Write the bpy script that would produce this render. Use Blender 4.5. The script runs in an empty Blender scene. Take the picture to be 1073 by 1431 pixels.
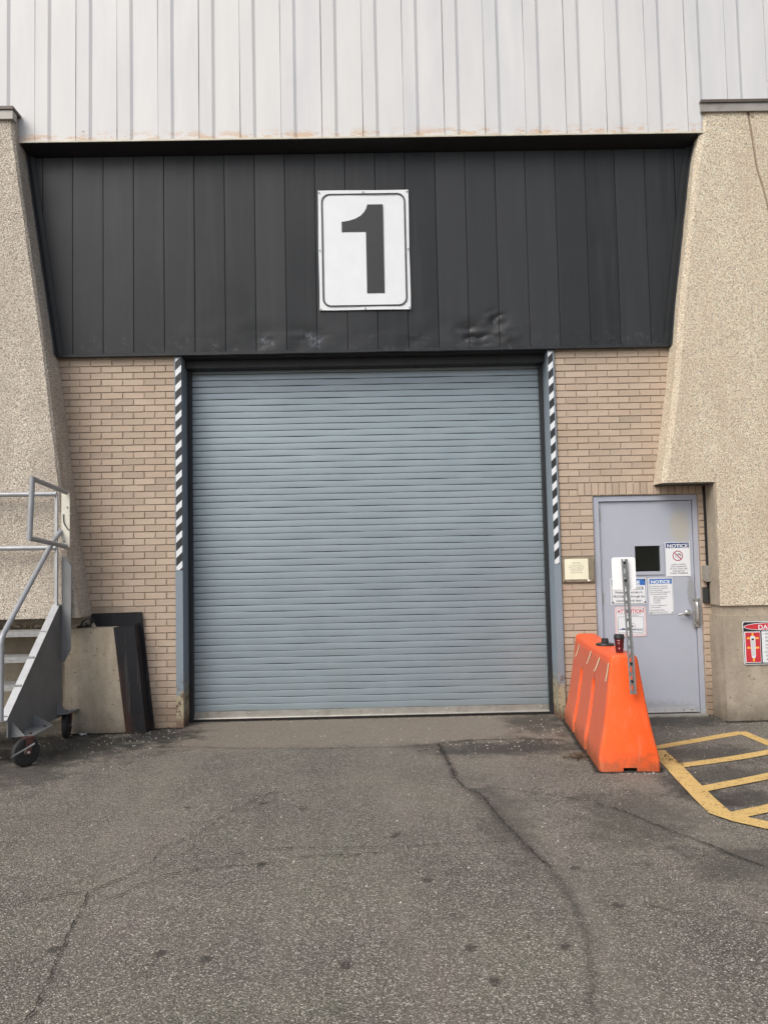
import bpy, bmesh, math, random
from mathutils import Vector, Matrix, noise as mnoise
import numpy as np
R = math.radians
random.seed(11)
scene = bpy.context.scene
col = scene.collection

# ------------------------------------------------------------------ camera
cam_d = bpy.data.cameras.new("camera")
cam = bpy.data.objects.new("camera", cam_d)
col.objects.link(cam)
cam.location = (0, -8.18, 1.585)
cam.rotation_mode = 'QUATERNION'
cam.rotation_quaternion = (Matrix.Rotation(R(-0.7), 3, 'Z') @ Matrix.Rotation(R(93.4), 3, 'X')
                           @ Matrix.Rotation(R(-1.2), 3, 'Z')).to_quaternion()
cam_d.sensor_fit = 'VERTICAL'
cam_d.sensor_height = 36.0
cam_d.lens = 36.0 * 1150.0 / 1431.0
cam_d.clip_start = 0.05
cam_d.clip_end = 2000
scene.camera = cam

# ------------------------------------------------------------------ light
SUN_EL, SUN_AZ = 46.0, 40.0          # elevation; degrees to the left of the wall's normal
world = bpy.data.worlds.new("World")
scene.world = world
world.use_nodes = True
wn = world.node_tree
wn.nodes.clear()
sky = wn.nodes.new("ShaderNodeTexSky")
sky.sky_type = 'NISHITA'
sky.sun_disc = False
sky.sun_elevation = R(SUN_EL)
sky.sun_rotation = R(180 + SUN_AZ)
sky.air_density = 1.0
sky.dust_density = 4.0
sky.ozone_density = 1.0
hs = wn.nodes.new("ShaderNodeHueSaturation")
hs.inputs['Saturation'].default_value = 0.55
bg = wn.nodes.new("ShaderNodeBackground")
bg.inputs['Strength'].default_value = 0.13
wo = wn.nodes.new("ShaderNodeOutputWorld")
wn.links.new(sky.outputs[0], hs.inputs['Color'])
wn.links.new(hs.outputs[0], bg.inputs['Color'])
wn.links.new(bg.outputs[0], wo.inputs['Surface'])
sun_d = bpy.data.lights.new("sun", 'SUN')
sun_d.energy = 1.3
sun_d.angle = R(40)
sun_d.color = (1.0, 0.96, 0.90)
sun = bpy.data.objects.new("sun", sun_d)
col.objects.link(sun)
sdir = Vector((-math.sin(R(SUN_AZ)) * math.cos(R(SUN_EL)), -math.cos(R(SUN_AZ)) * math.cos(R(SUN_EL)), math.sin(R(SUN_EL))))
sun.rotation_mode = 'QUATERNION'
sun.rotation_quaternion = sdir.to_track_quat('Z', 'Y')
sun.location = sdir * 30
vs = scene.view_settings
vs.view_transform = 'Standard'
vs.look = 'None'
vs.exposure = 0.58
vs.gamma = 1.0
vs.use_curve_mapping = False


# ------------------------------------------------------------------ node helper
class NT:
    def __init__(self, name):
        self.m = bpy.data.materials.new(name)
        self.m.use_nodes = True
        self.t = self.m.node_tree
        self.t.nodes.clear()
        self.out = self.n("ShaderNodeOutputMaterial")
        self.b = self.n("ShaderNodeBsdfPrincipled")
        self.l(self.b.outputs[0], self.out.inputs['Surface'])
        self._pos = None

    def n(self, k):
        return self.t.nodes.new(k)

    def l(self, a, b):
        self.t.links.new(a, b)

    def put(self, sock, v):
        if isinstance(v, bpy.types.NodeSocket):
            self.l(v, sock)
        elif isinstance(v, (tuple, list)) and len(v) == 3 and sock.type == 'RGBA':
            sock.default_value = (*v, 1)
        else:
            sock.default_value = v

    def pos(self):
        if self._pos is None:
            self._pos = self.n("ShaderNodeNewGeometry").outputs['Position']
        return self._pos

    def xyz(self):
        s = self.n("ShaderNodeSeparateXYZ")
        self.l(self.pos(), s.inputs[0])
        return s.outputs

    def scaled(self, v):
        m = self.n("ShaderNodeMapping")
        self.l(self.pos(), m.inputs['Vector'])
        m.inputs['Scale'].default_value = v
        return m.outputs[0]

    def noise(self, scale, detail=4, rough=.55, vec=None, dist=0.0):
        n = self.n("ShaderNodeTexNoise")
        self.l(vec or self.pos(), n.inputs['Vector'])
        n.inputs['Scale'].default_value = scale
        n.inputs['Detail'].default_value = detail
        n.inputs['Roughness'].default_value = rough
        n.inputs['Distortion'].default_value = dist
        return n.outputs['Fac']

    def voro(self, scale, feature='F1', out='Distance', vec=None, rnd=1.0):
        n = self.n("ShaderNodeTexVoronoi")
        n.feature = feature
        self.l(vec or self.pos(), n.inputs['Vector'])
        n.inputs['Scale'].default_value = scale
        n.inputs['Randomness'].default_value = rnd
        return n.outputs[out]

    def ramp(self, fac, stops, interp='LINEAR'):
        r = self.n("ShaderNodeValToRGB")
        r.color_ramp.interpolation = interp
        e = r.color_ramp.elements
        while len(e) < len(stops):
            e.new(0.5)
        for i, (p, c) in enumerate(stops):
            e[i].position = p
            if not isinstance(c, (tuple, list)):
                c = (c, c, c)
            e[i].color = (*c, 1)
        self.put(r.inputs['Fac'], fac)
        return r.outputs['Color']

    def mix(self, a, b, fac, mode='MIX'):
        m = self.n("ShaderNodeMix")
        m.data_type = 'RGBA'
        m.blend_type = mode
        m.clamp_factor = True
        self.put(m.inputs[0], fac)
        self.put(m.inputs[6], a)
        self.put(m.inputs[7], b)
        return m.outputs[2]

    def math(self, op, a, b=0.0, c=None, clamp=False):
        m = self.n("ShaderNodeMath")
        m.operation = op
        m.use_clamp = clamp
        self.put(m.inputs[0], a)
        self.put(m.inputs[1], b)
        if c is not None:
            self.put(m.inputs[2], c)
        return m.outputs[0]

    def step(self, v, lo, hi):
        m = self.n("ShaderNodeMapRange")
        m.interpolation_type = 'SMOOTHSTEP'
        self.put(m.inputs['Value'], v)
        m.inputs['From Min'].default_value = lo
        m.inputs['From Max'].default_value = hi
        return m.outputs[0]

    def rnd(self):
        return self.n("ShaderNodeObjectInfo").outputs['Random']

    def bump(self, h, strength=.3, dist=.01):
        b = self.n("ShaderNodeBump")
        b.inputs['Strength'].default_value = strength
        b.inputs['Distance'].default_value = dist
        self.put(b.inputs['Height'], h)
        self.l(b.outputs[0], self.b.inputs['Normal'])
        return b

    def fin(self, color, rough=.6, metal=0.0, spec=.5):
        self.put(self.b.inputs['Base Color'], color)
        self.put(self.b.inputs['Roughness'], rough)
        self.put(self.b.inputs['Metallic'], metal)
        self.put(self.b.inputs['Specular IOR Level'], spec)
        return self.m


def sc(c, k):
    return tuple(min(1, x * k) for x in c)


def plain(name, c, rough=.5, metal=0.0, var=.12, scale=6.0, spec=.5, bump=0.0, bscale=120, grime=None):
    t = NT(name)
    n1 = t.noise(scale, 5, .6)
    color = t.mix(sc(c, 1 - var), sc(c, 1 + var), t.ramp(n1, [(.3, 0), (.7, 1)]))
    if grime:
        gcol, amt, gs = grime
        g = t.ramp(t.noise(gs, 6, .7), [(.52, 0), (.72, 1)])
        color = t.mix(color, gcol, t.math('MULTIPLY', g, amt))
    if bump:
        t.bump(t.noise(bscale, 3, .6), bump, .004)
    r = t.math('ADD', t.math('MULTIPLY', t.noise(scale * 3, 4), .2), rough - .1)
    return t.fin(color, r, metal, spec)


# ------------------------------------------------------------------ materials
def m_brick():
    t = NT("tan_brick")
    rv = t.rnd()
    base = t.ramp(rv, [(0, (.365, .295, .232)), (.10, (.40, .32, .25)), (.4, (.435, .346, .27)), (.75, (.465, .373, .292)), (.9, (.42, .338, .267)), (1, (.452, .350, .274))])
    n1 = t.noise(3.0, 5, .6)
    base = t.mix(base, (.36, .28, .20), t.math('MULTIPLY', t.ramp(n1, [(.45, 0), (.75, 1)]), .45))
    fine = t.noise(260, 3, .7)
    base = t.mix(base, (.25, .18, .12), t.math('MULTIPLY', t.ramp(fine, [(.60, 0), (.72, 1)]), .4))
    base = t.mix(base, (.60, .48, .36), t.math('MULTIPLY', t.ramp(t.noise(330, 2, .6), [(.62, 0), (.74, 1)]), .3))
    # damp and splash dirt that has built up near the ground
    z = t.xyz()[2]
    d = t.math('MULTIPLY', t.step(t.math('ADD', z, t.math('MULTIPLY', t.noise(5, 4), -.5)), .28, -.2), .65)
    base = t.mix(base, (.17, .125, .085), d)
    t.bump(t.math('ADD', t.noise(160, 4, .7), t.math('MULTIPLY', t.noise(30, 3), .6)), .35, .004)
    return t.fin(base, .9, 0, .2)


def m_mortar():
    t = NT("mortar")
    c = t.mix((.30, .243, .188), (.39, .316, .247), t.noise(20, 5, .7))
    c = t.mix(c, (.17, .13, .095), t.ramp(t.noise(4, 5, .65), [(.5, 0), (.75, .8)]))
    t.bump(t.noise(220, 3, .7), .5, .004)
    return t.fin(c, .95, 0, .1)


def m_aggregate(name, light, mid, dark, grime, gscale=1.0):
    t = NT(name)
    warp = t.n("ShaderNodeVectorMath")
    warp.operation = 'ADD'
    nn = t.n("ShaderNodeTexNoise")
    t.l(t.pos(), nn.inputs['Vector'])
    nn.inputs['Scale'].default_value = 40
    sc_ = t.n("ShaderNodeVectorMath")
    sc_.operation = 'SCALE'
    t.l(nn.outputs['Color'], sc_.inputs[0])
    sc_.inputs['Scale'].default_value = .012
    t.l(t.pos(), warp.inputs[0])
    t.l(sc_.outputs[0], warp.inputs[1])
    v = warp.outputs[0]
    cellc = t.n("ShaderNodeSeparateColor")
    t.l(t.voro(116, out='Color', vec=v), cellc.inputs[0])
    c = t.ramp(cellc.outputs[0], [(0, dark), (.16, sc(mid, .85)), (.3, mid), (.6, light), (.8, sc(light, 1.15)), (1, sc(light, 1.35))])
    d = t.voro(116, vec=v)
    d2 = t.voro(190, vec=v)
    c = t.mix(c, sc(dark, .62), t.ramp(d, [(.42, 0), (.75, .75)]))
    c2 = t.n("ShaderNodeSeparateColor")
    t.l(t.voro(210, out='Color', vec=v), c2.inputs[0])
    c = t.mix(c, sc(mid, .8), t.math('MULTIPLY', t.ramp(c2.outputs[1], [(.6, 0), (.8, 1)]), .5))
    # weather streaks and soft blotches
    st = t.noise(1.0, 5, .6, vec=t.scaled((3.2, 3.2, .35)))
    c = t.mix(c, grime, t.math('MULTIPLY', t.ramp(st, [(.44, 0), (.62, 1)]), .8 * gscale))
    bl = t.noise(1.1, 5, .65)
    c = t.mix(c, sc(grime, .9), t.math('MULTIPLY', t.ramp(bl, [(.5, 0), (.66, 1)]), .7 * gscale))
    h = t.math('SUBTRACT', 1.0, t.math('ADD', d, t.math('MULTIPLY', d2, .5)))
    t.bump(h, .9, .012)
    return t.fin(c, .88, 0, .25)


def m_concrete(name, c, stain, amt=.6):
    t = NT(name)
    col_ = t.mix(sc(c, .8), sc(c, 1.18), t.ramp(t.noise(2.2, 6, .62), [(.3, 0), (.7, 1)]))
    for (sc_, lo, hi, k, a) in ((26, .52, .66, .62, .55), (44, .55, .66, 1.35, .45), (7, .5, .68, .72, .5)):
        col_ = t.mix(col_, sc(c, k), t.math('MULTIPLY', t.ramp(t.noise(sc_, 6, .75), [(lo, 0), (hi, 1)]), a))
    st = t.noise(1.0, 6, .65, vec=t.scaled((4.0, 4.0, .8)))
    col_ = t.mix(col_, stain, t.math('MULTIPLY', t.ramp(st, [(.45, 0), (.7, 1)]), amt))
    col_ = t.mix(col_, sc(c, .62), t.math('MULTIPLY', t.ramp(t.noise(60, 4, .75), [(.5, 0), (.7, 1)]), .5))
    col_ = t.mix(col_, sc(c, 1.3), t.math('MULTIPLY', t.ramp(t.noise(140, 4, .8), [(.58, 0), (.7, 1)]), .5))
    col_ = t.mix(col_, sc(c, .45), t.math('MULTIPLY', t.ramp(t.noise(170, 3, .8, dist=.3), [(.62, 0), (.72, 1)]), .55))
    hole = t.ramp(t.voro(13), [(.0, 1), (.075, 1), (.11, 0)])
    col_ = t.mix(col_, sc(c, .28), t.math('MULTIPLY', hole, .8))
    pale = t.ramp(t.noise(9, 5, .7), [(.62, 0), (.75, 1)])
    col_ = t.mix(col_, sc(c, 1.45), t.math('MULTIPLY', pale, .4))
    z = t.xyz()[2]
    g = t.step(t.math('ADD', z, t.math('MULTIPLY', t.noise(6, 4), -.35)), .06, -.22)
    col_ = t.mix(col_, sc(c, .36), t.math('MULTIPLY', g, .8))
    t.bump(t.math('SUBTRACT', t.math('ADD', t.noise(90, 5, .7), t.math('MULTIPLY', t.noise(12, 4), .8)), hole), .5, .008)
    return t.fin(col_, .92, 0, .2)


def m_asphalt():
    t = NT("worn_asphalt")
    n = t.noise
    base = t.mix((.074, .065, .053), (.155, .138, .112), t.ramp(n(.8, 7, .66), [(.36, 0), (.62, 1)]))
    base = t.mix(base, (.115, .120, .082), t.math('MULTIPLY', t.ramp(n(1.6, 4, .6), [(.45, 0), (.62, 1)]), .6))
    base = t.mix(base, (.050, .046, .040), t.math('MULTIPLY', t.ramp(n(.5, 7, .7), [(.49, 0), (.62, 1)]), .6))
    base = t.mix(base, (.165, .128, .115), t.math('MULTIPLY', t.ramp(n(1.25, 5, .6, vec=t.scaled((1.7, .6, 1))), [(.45, 0), (.65, 1)]), .5))
    # stones of the wearing course: two sizes
    sp = t.n("ShaderNodeSeparateColor")
    t.l(t.voro(150, out='Color'), sp.inputs[0])
    stone = t.ramp(sp.outputs[0], [(0, (.018, .016, .014)), (.3, (.060, .054, .047)), (.6, (.125, .112, .095)), (.78, (.235, .212, .18)), (.9, (.46, .42, .37)), (1, (.85, .80, .72))])
    dist = t.voro(150)
    base = t.mix(base, stone, t.math('MULTIPLY', t.ramp(dist, [(.3, 1), (.6, .3)]), .66))
    sp2 = t.n("ShaderNodeSeparateColor")
    t.l(t.voro(230, out='Color'), sp2.inputs[0])
    base = t.mix(base, (.30, .28, .25), t.math('MULTIPLY', t.ramp(sp2.outputs[1], [(.88, 0), (.93, 1)]), .8))
    base = t.mix(base, (.025, .023, .02), t.math('MULTIPLY', t.ramp(sp2.outputs[0], [(.72, 0), (.9, 1)]), .55))
    x, y, z = t.xyz()
    # paler worn strip against the shutter sill
    wob = t.math('MULTIPLY', t.math('SUBTRACT', n(2.2, 4), .5), .5)
    ap = t.math('MULTIPLY', t.step(t.math('ADD', y, wob), -1.12, -.82), t.math('MULTIPLY', t.step(x, -2.1, -1.8), t.step(x, 1.9, 1.6)))
    base = t.mix(base, (.215, .18, .14), t.math('MULTIPLY', ap, .5))
    lane = t.noise(1.0, 5, .6, vec=t.scaled((1.5, .22, 1)))
    base = t.mix(base, (.185, .165, .138), t.math('MULTIPLY', t.ramp(lane, [(.5, 0), (.66, 1)]), .40))
    base = t.mix(base, (.045, .041, .036), t.math('MULTIPLY', t.ramp(n(9, 7, .8), [(.56, 0), (.70, 1)]), .42))
    # dark oily dirt patches
    def patch(cx, cy, rx, ry, amt, colr=(.020, .019, .017)):
        nonlocal base
        dx = t.math('DIVIDE', t.math('SUBTRACT', x, cx), rx * 1.2)
        dy = t.math('DIVIDE', t.math('SUBTRACT', y, cy), ry * 1.2)
        r2 = t.math('SQRT', t.math('ADD', t.math('MULTIPLY', dx, dx), t.math('MULTIPLY', dy, dy)))
        r2 = t.math('ADD', r2, t.math('MULTIPLY', t.math('SUBTRACT', n(3.6, 8, .78), .5), 3.4))
        base = t.mix(base, colr, t.math('MULTIPLY', t.step(r2, 1.25, .35), min(.95, amt * 1.25)))
    patch(-2.75, -.75, .75, .62, .72)
    patch(-2.05, -.35, .35, .40, .70)
    patch(-3.2, -1.7, .9, .5, .5)
    patch(1.15, -1.15, .75, .28, .60)
    patch(1.55, -.15, .3, .6, .55)
    patch(2.65, -.20, .75, .35, .60)
    patch(2.6, -1.55, .42, .26, .45)
    patch(2.5, -2.2, .40, .25, .45)
    patch(2.35, -2.75, .3, .2, .5)
    patch(2.12, -2.45, .16, .55, .55)
    patch(1.55, -3.1, .35, .55, .38)
    patch(.75, -3.05, .16, .7, .35)
    patch(1.9, -3.9, .35, .25, .40)
    for (px, py) in [(.228, -3.996), (.362, -4.72), (.414, -4.987), (.74, -4.731), (1.076, -4.353), (.984, -3.884), (.091, -3.298), (-1.369, -4.631), (-.909, -4.691), (-.71, -4.76), (-.147, -4.829), (-.627, -3.742), (.076, -3.35), (-1.258, -2.683), (-.501, -2.786), (-.771, -2.639)]:
        dx = t.math('SUBTRACT', x, px)
        dy = t.math('MULTIPLY', t.math('SUBTRACT', y, py), .8)
        r2 = t.math('SQRT', t.math('ADD', t.math('MULTIPLY', dx, dx), t.math('MULTIPLY', dy, dy)))
        r2 = t.math('ADD', r2, t.math('MULTIPLY', t.math('SUBTRACT', n(28, 5, .7), .5), .085))
        base = t.mix(base, (.03, .026, .022), t.math('MULTIPLY', t.step(r2, .034, .016), .72))
    h = t.math('ADD', t.math('MULTIPLY', t.math('SUBTRACT', 1.0, dist), 1.0), t.math('MULTIPLY', n(300, 3, .7), .6))
    t.bump(h, .55, .006)
    return t.fin(base, t.math('ADD', .72, t.math('MULTIPLY', n(40, 3), .2)), 0, .35)


def m_yellow():
    t = NT("worn_yellow_paint")
    c = t.mix((.49, .325, .115), (.60, .42, .165), t.noise(7, 5, .6))
    sp = t.n("ShaderNodeSeparateColor")
    t.l(t.voro(120, out='Color'), sp.inputs[0])
    c = t.mix(c, (.26, .18, .07), t.math('MULTIPLY', t.ramp(sp.outputs[0], [(.75, 0), (.95, 1)]), .3))
    c = t.mix(c, (.16, .13, .08), t.math('MULTIPLY', t.ramp(t.noise(11, 6, .75), [(.54, 0), (.70, 1)]), .6))
    tr = t.n("ShaderNodeBsdfTransparent")
    mx = t.n("ShaderNodeMixShader")
    holes = t.math('MAXIMUM', t.ramp(t.noise(17, 6, .8), [(.60, 0), (.66, 1)]), t.ramp(sp.outputs[1], [(.965, 0), (.98, 1)]))
    t.l(holes, mx.inputs[0])
    t.l(t.b.outputs[0], mx.inputs[1])
    t.l(tr.outputs[0], mx.inputs[2])
    t.l(mx.outputs[0], t.out.inputs['Surface'])
    t.bump(t.noise(200, 3, .7), .4, .004)
    return t.fin(c, .75, 0, .3)


def m_decal(name, c, scale, lo, hi, power=1.0):
    """dirt laid in a crack, or painted contact shade: fades out across the strip (UV v) and breaks up with noise"""
    t = NT(name)
    uv = t.n("ShaderNodeUVMap")
    s = t.n("ShaderNodeSeparateXYZ")
    t.l(uv.outputs[0], s.inputs[0])
    a = t.math('SUBTRACT', 1.0, t.math('ABSOLUTE', t.math('SUBTRACT', t.math('MULTIPLY', s.outputs[1], 2.0), 1.0)))
    f = t.step(t.math('ADD', a, t.math('MULTIPLY', t.math('SUBTRACT', t.noise(scale, 5, .75), .5), 1.6)), lo, hi)
    f = t.math('MULTIPLY', f, power)
    tr = t.n("ShaderNodeBsdfTransparent")
    mx = t.n("ShaderNodeMixShader")
    t.l(f, mx.inputs[0])
    t.l(tr.outputs[0], mx.inputs[1])
    t.l(t.b.outputs[0], mx.inputs[2])
    t.l(mx.outputs[0], t.out.inputs['Surface'])
    return t.fin(t.mix(c, sc(c, 1.8), t.noise(150, 3, .7)), .9, 0, .2)


def m_fascia():
    t = NT("charcoal_panel_paint")
    c = t.mix((.013, .015, .017), (.020, .022, .0245), t.ramp(t.noise(.9, 5, .6), [(.35, 0), (.65, 1)]))
    rv = t.rnd()
    c = t.mix(c, (.036, .038, .041), t.math('MULTIPLY', t.math('POWER', rv, 2.5), .7))
    st = t.noise(1.0, 5, .6, vec=t.scaled((9, 9, .5)))
    c = t.mix(c, (.040, .042, .044), t.math('MULTIPLY', t.ramp(st, [(.5, 0), (.75, 1)]), .45))
    z = t.xyz()[2]
    scuff = t.math('MULTIPLY', t.step(z, 4.0, 3.72), t.ramp(t.noise(14, 6, .75), [(.56, 0), (.70, 1)]))
    c = t.mix(c, (.10, .10, .105), t.math('MULTIPLY', scuff, .5))
    x = t.xyz()[0]
    for (px, pz, rr) in ((-.55, 3.80, .10), (-1.06, 3.82, .06), (-.62, 3.87, .05), (-.98, 3.78, .03)):
        dd = t.math('SQRT', t.math('ADD', t.math('POWER', t.math('SUBTRACT', x, px), 2.0), t.math('POWER', t.math('SUBTRACT', z, pz), 2.0)))
        sm_ = t.math('MULTIPLY', t.step(dd, rr, rr * .2), t.ramp(t.noise(38, 6, .8), [(.46, 0), (.62, 1)]))
        c = t.mix(c, (.24, .27, .33), t.math('MULTIPLY', sm_, .55))
    t.bump(t.noise(8, 3), .12, .01)
    return t.fin(c, t.math('ADD', .36, t.math('MULTIPLY', t.noise(5, 4), .18)), 0, .27)


def m_siding():
    t = NT("white_siding_paint")
    c = t.mix((.52, .526, .54), (.585, .588, .59), t.ramp(t.noise(1.3, 4, .6, vec=t.scaled((3, 3, .5))), [(.35, 0), (.65, 1)]))
    c = t.mix(c, (.60, .59, .57), t.math('MULTIPLY', t.rnd(), .4))
    x, y, z = t.xyz()
    low = t.step(t.math('SUBTRACT', z, 5.79), .13, .01)
    rust = t.math('MULTIPLY', low, t.ramp(t.noise(5.5, 6, .75, vec=t.scaled((1, 1, 2.6))), [(.49, 0), (.57, 1)]))
    c = t.mix(c, t.mix((.42, .19, .08), (.62, .45, .28), t.noise(30, 4)), t.math('MULTIPLY', rust, .85))
    c = t.mix(c, (.60, .55, .44), t.math('MULTIPLY', t.step(t.math('SUBTRACT', z, 5.79), .05, 0), .5))
    sp = t.ramp(t.voro(1.7), [(0, 1), (.012, 1), (.02, 0)])
    c = t.mix(c, (.20, .16, .12), t.math('MULTIPLY', sp, .8))
    return t.fin(c, .5, 0, .35)


def m_shutter():
    t = NT("blue_grey_shutter_paint")
    c = t.mix((.245, .30, .335), (.30, .36, .395), t.ramp(t.noise(1.2, 5, .6), [(.3, 0), (.7, 1)]))
    c = t.mix(c, (.255, .305, .325), t.math('MULTIPLY', t.rnd(), .3))
    st = t.noise(1.0, 5, .6, vec=t.scaled((6, 6, .4)))
    c = t.mix(c, (.27, .315, .33), t.math('MULTIPLY', t.ramp(st, [(.5, 0), (.75, 1)]), .5))
    sp = t.ramp(t.noise(70, 4, .8), [(.66, 0), (.74, 1)])
    c = t.mix(c, (.15, .165, .17), t.math('MULTIPLY', sp, .35))
    return t.fin(c, t.math('ADD', .30, t.math('MULTIPLY', t.noise(9, 4), .15)), .4, .5)


def m_jamb():
    t = NT("chipped_blue_grey_steel")
    c = t.mix((.175, .215, .255), (.22, .26, .30), t.noise(2.5, 5, .6))
    x, y, z = t.xyz()
    chip0 = t.ramp(t.noise(28, 5, .75), [(.66, 0), (.69, 1)])
    c = t.mix(c, (.035, .03, .028), t.math('MULTIPLY', chip0, .8))
    low = t.step(t.math('ADD', z, t.math('MULTIPLY', t.math('SUBTRACT', t.noise(9, 5, .7), .5), .7)), .46, .28)
    peel = t.mix((.40, .34, .20), (.30, .25, .16), t.noise(26, 5, .7))
    c = t.mix(c, peel, t.math('MULTIPLY', low, .85))
    rust = t.math('MULTIPLY', t.step(z, .62, .2), t.ramp(t.noise(17, 6, .75), [(.52, 0), (.57, 1)]))
    c = t.mix(c, (.085, .045, .028), rust)
    c = t.mix(c, (.10, .05, .032), t.math('MULTIPLY', t.step(z, .14, .03), .8))
    t.bump(t.noise(40, 4, .7), .15, .004)
    return t.fin(c, .5, 0, .45)


def m_door():
    t = NT("pale_blue_grey_door_paint")
    c = t.mix((.33, .355, .415), (.38, .402, .46), t.ramp(t.noise(1.5, 5, .6), [(.3, 0), (.7, 1)]))
    x, y, z = t.xyz()
    def pat(cx, cz, rx, rz, colr, amt, lo=.5):
        nonlocal c
        dx = t.math('DIVIDE', t.math('SUBTRACT', x, cx), rx)
        dz = t.math('DIVIDE', t.math('SUBTRACT', z, cz), rz)
        r = t.math('SQRT', t.math('ADD', t.math('MULTIPLY', dx, dx), t.math('MULTIPLY', dz, dz)))
        r = t.math('ADD', r, t.math('MULTIPLY', t.math('SUBTRACT', t.noise(22, 6, .8), .5), 1.6))
        c = t.mix(c, colr, t.math('MULTIPLY', t.step(r, 1.0, lo), amt))
    pat(3.06, 1.86, .13, .22, (.40, .37, .28), .6)
    pat(3.15, 1.22, .05, .20, (.20, .19, .17), .55)
    pat(2.7, .05, .7, .12, (.20, .20, .20), .45)
    c = t.mix(c, (.24, .24, .25), t.math('MULTIPLY', t.ramp(t.noise(45, 5, .8), [(.66, 0), (.74, 1)]), .35))
    return t.fin(c, .42, 0, .45)


def m_orange():
    t = NT("orange_barrier_plastic")
    c = t.mix((.80, .085, .008), (.86, .108, .012), t.noise(3, 4))
    g = t.n("ShaderNodeNewGeometry")
    s = t.n("ShaderNodeSeparateXYZ")
    t.l(t.pos(), s.inputs[0])
    z = s.outputs[2]
    x = s.outputs[0]
    # the long flat flanks are scuffed and chalky (attribute painted where the shell stands proud)
    at = t.n("ShaderNodeAttribute")
    at.attribute_name = "chalk"
    ch = t.math('MULTIPLY', at.outputs['Fac'], t.math('ADD', .62, t.math('MULTIPLY', t.noise(7, 5, .7), .5)))
    c = t.mix(c, (.44, .115, .065), t.math('MULTIPLY', ch, .8))
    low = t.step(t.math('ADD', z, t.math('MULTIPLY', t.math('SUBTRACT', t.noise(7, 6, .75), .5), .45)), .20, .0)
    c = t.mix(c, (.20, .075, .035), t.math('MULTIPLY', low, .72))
    c = t.mix(c, (.60, .13, .05), t.math('MULTIPLY', t.ramp(t.noise(6, 7, .75), [(.5, 0), (.7, 1)]), .5))
    scr = t.noise(1.0, 4, .7, vec=t.scaled((30, 30, 4)))
    c = t.mix(c, (.62, .17, .08), t.math('MULTIPLY', t.ramp(scr, [(.56, 0), (.66, 1)]), .5))
    t.bump(t.noise(25, 3), .08, .005)
    t.b.inputs['Subsurface Weight'].default_value = .05
    t.b.inputs['Subsurface Radius'].default_value = (.05, .012, .004)
    return t.fin(c, .46, 0, .4)


def m_black_plate():
    t = NT("rusty_black_steel_plate")
    c = t.mix((.008, .008, .010), (.018, .018, .021), t.noise(8, 5, .7))
    st = t.noise(1.0, 5, .7, vec=t.scaled((22, 22, 1.2)))
    c = t.mix(c, (.07, .066, .06), t.math('MULTIPLY', t.ramp(st, [(.56, 0), (.68, 1)]), .6))
    x, y, z = t.xyz()
    e = t.math('ADD', t.math('MULTIPLY', z, .155), t.math('ADD', x, 2.40))      # distance from the slanted inner edge
    r = t.math('MULTIPLY', t.step(t.math('ADD', e, t.math('MULTIPLY', t.noise(14, 5), -.07)), .06, -.01), t.step(z, .72, .55))
    c = t.mix(c, (.062, .027, .016), t.math('MULTIPLY', r, t.ramp(t.noise(12, 6, .75), [(.35, .1), (.65, .9)])))
    c = t.mix(c, (.06, .028, .016), t.math('MULTIPLY', t.math('MULTIPLY', t.step(z, .2, .03), t.step(t.noise(9, 5), .4, .6)), .5))
    c = t.mix(c, (.32, .31, .29), t.math('MULTIPLY', t.ramp(t.noise(34, 5, .8), [(.69, 0), (.73, 1)]), .6))
    t.bump(t.noise(30, 5, .7), .4, .006)
    return t.fin(c, .72, 0, .25)


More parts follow.
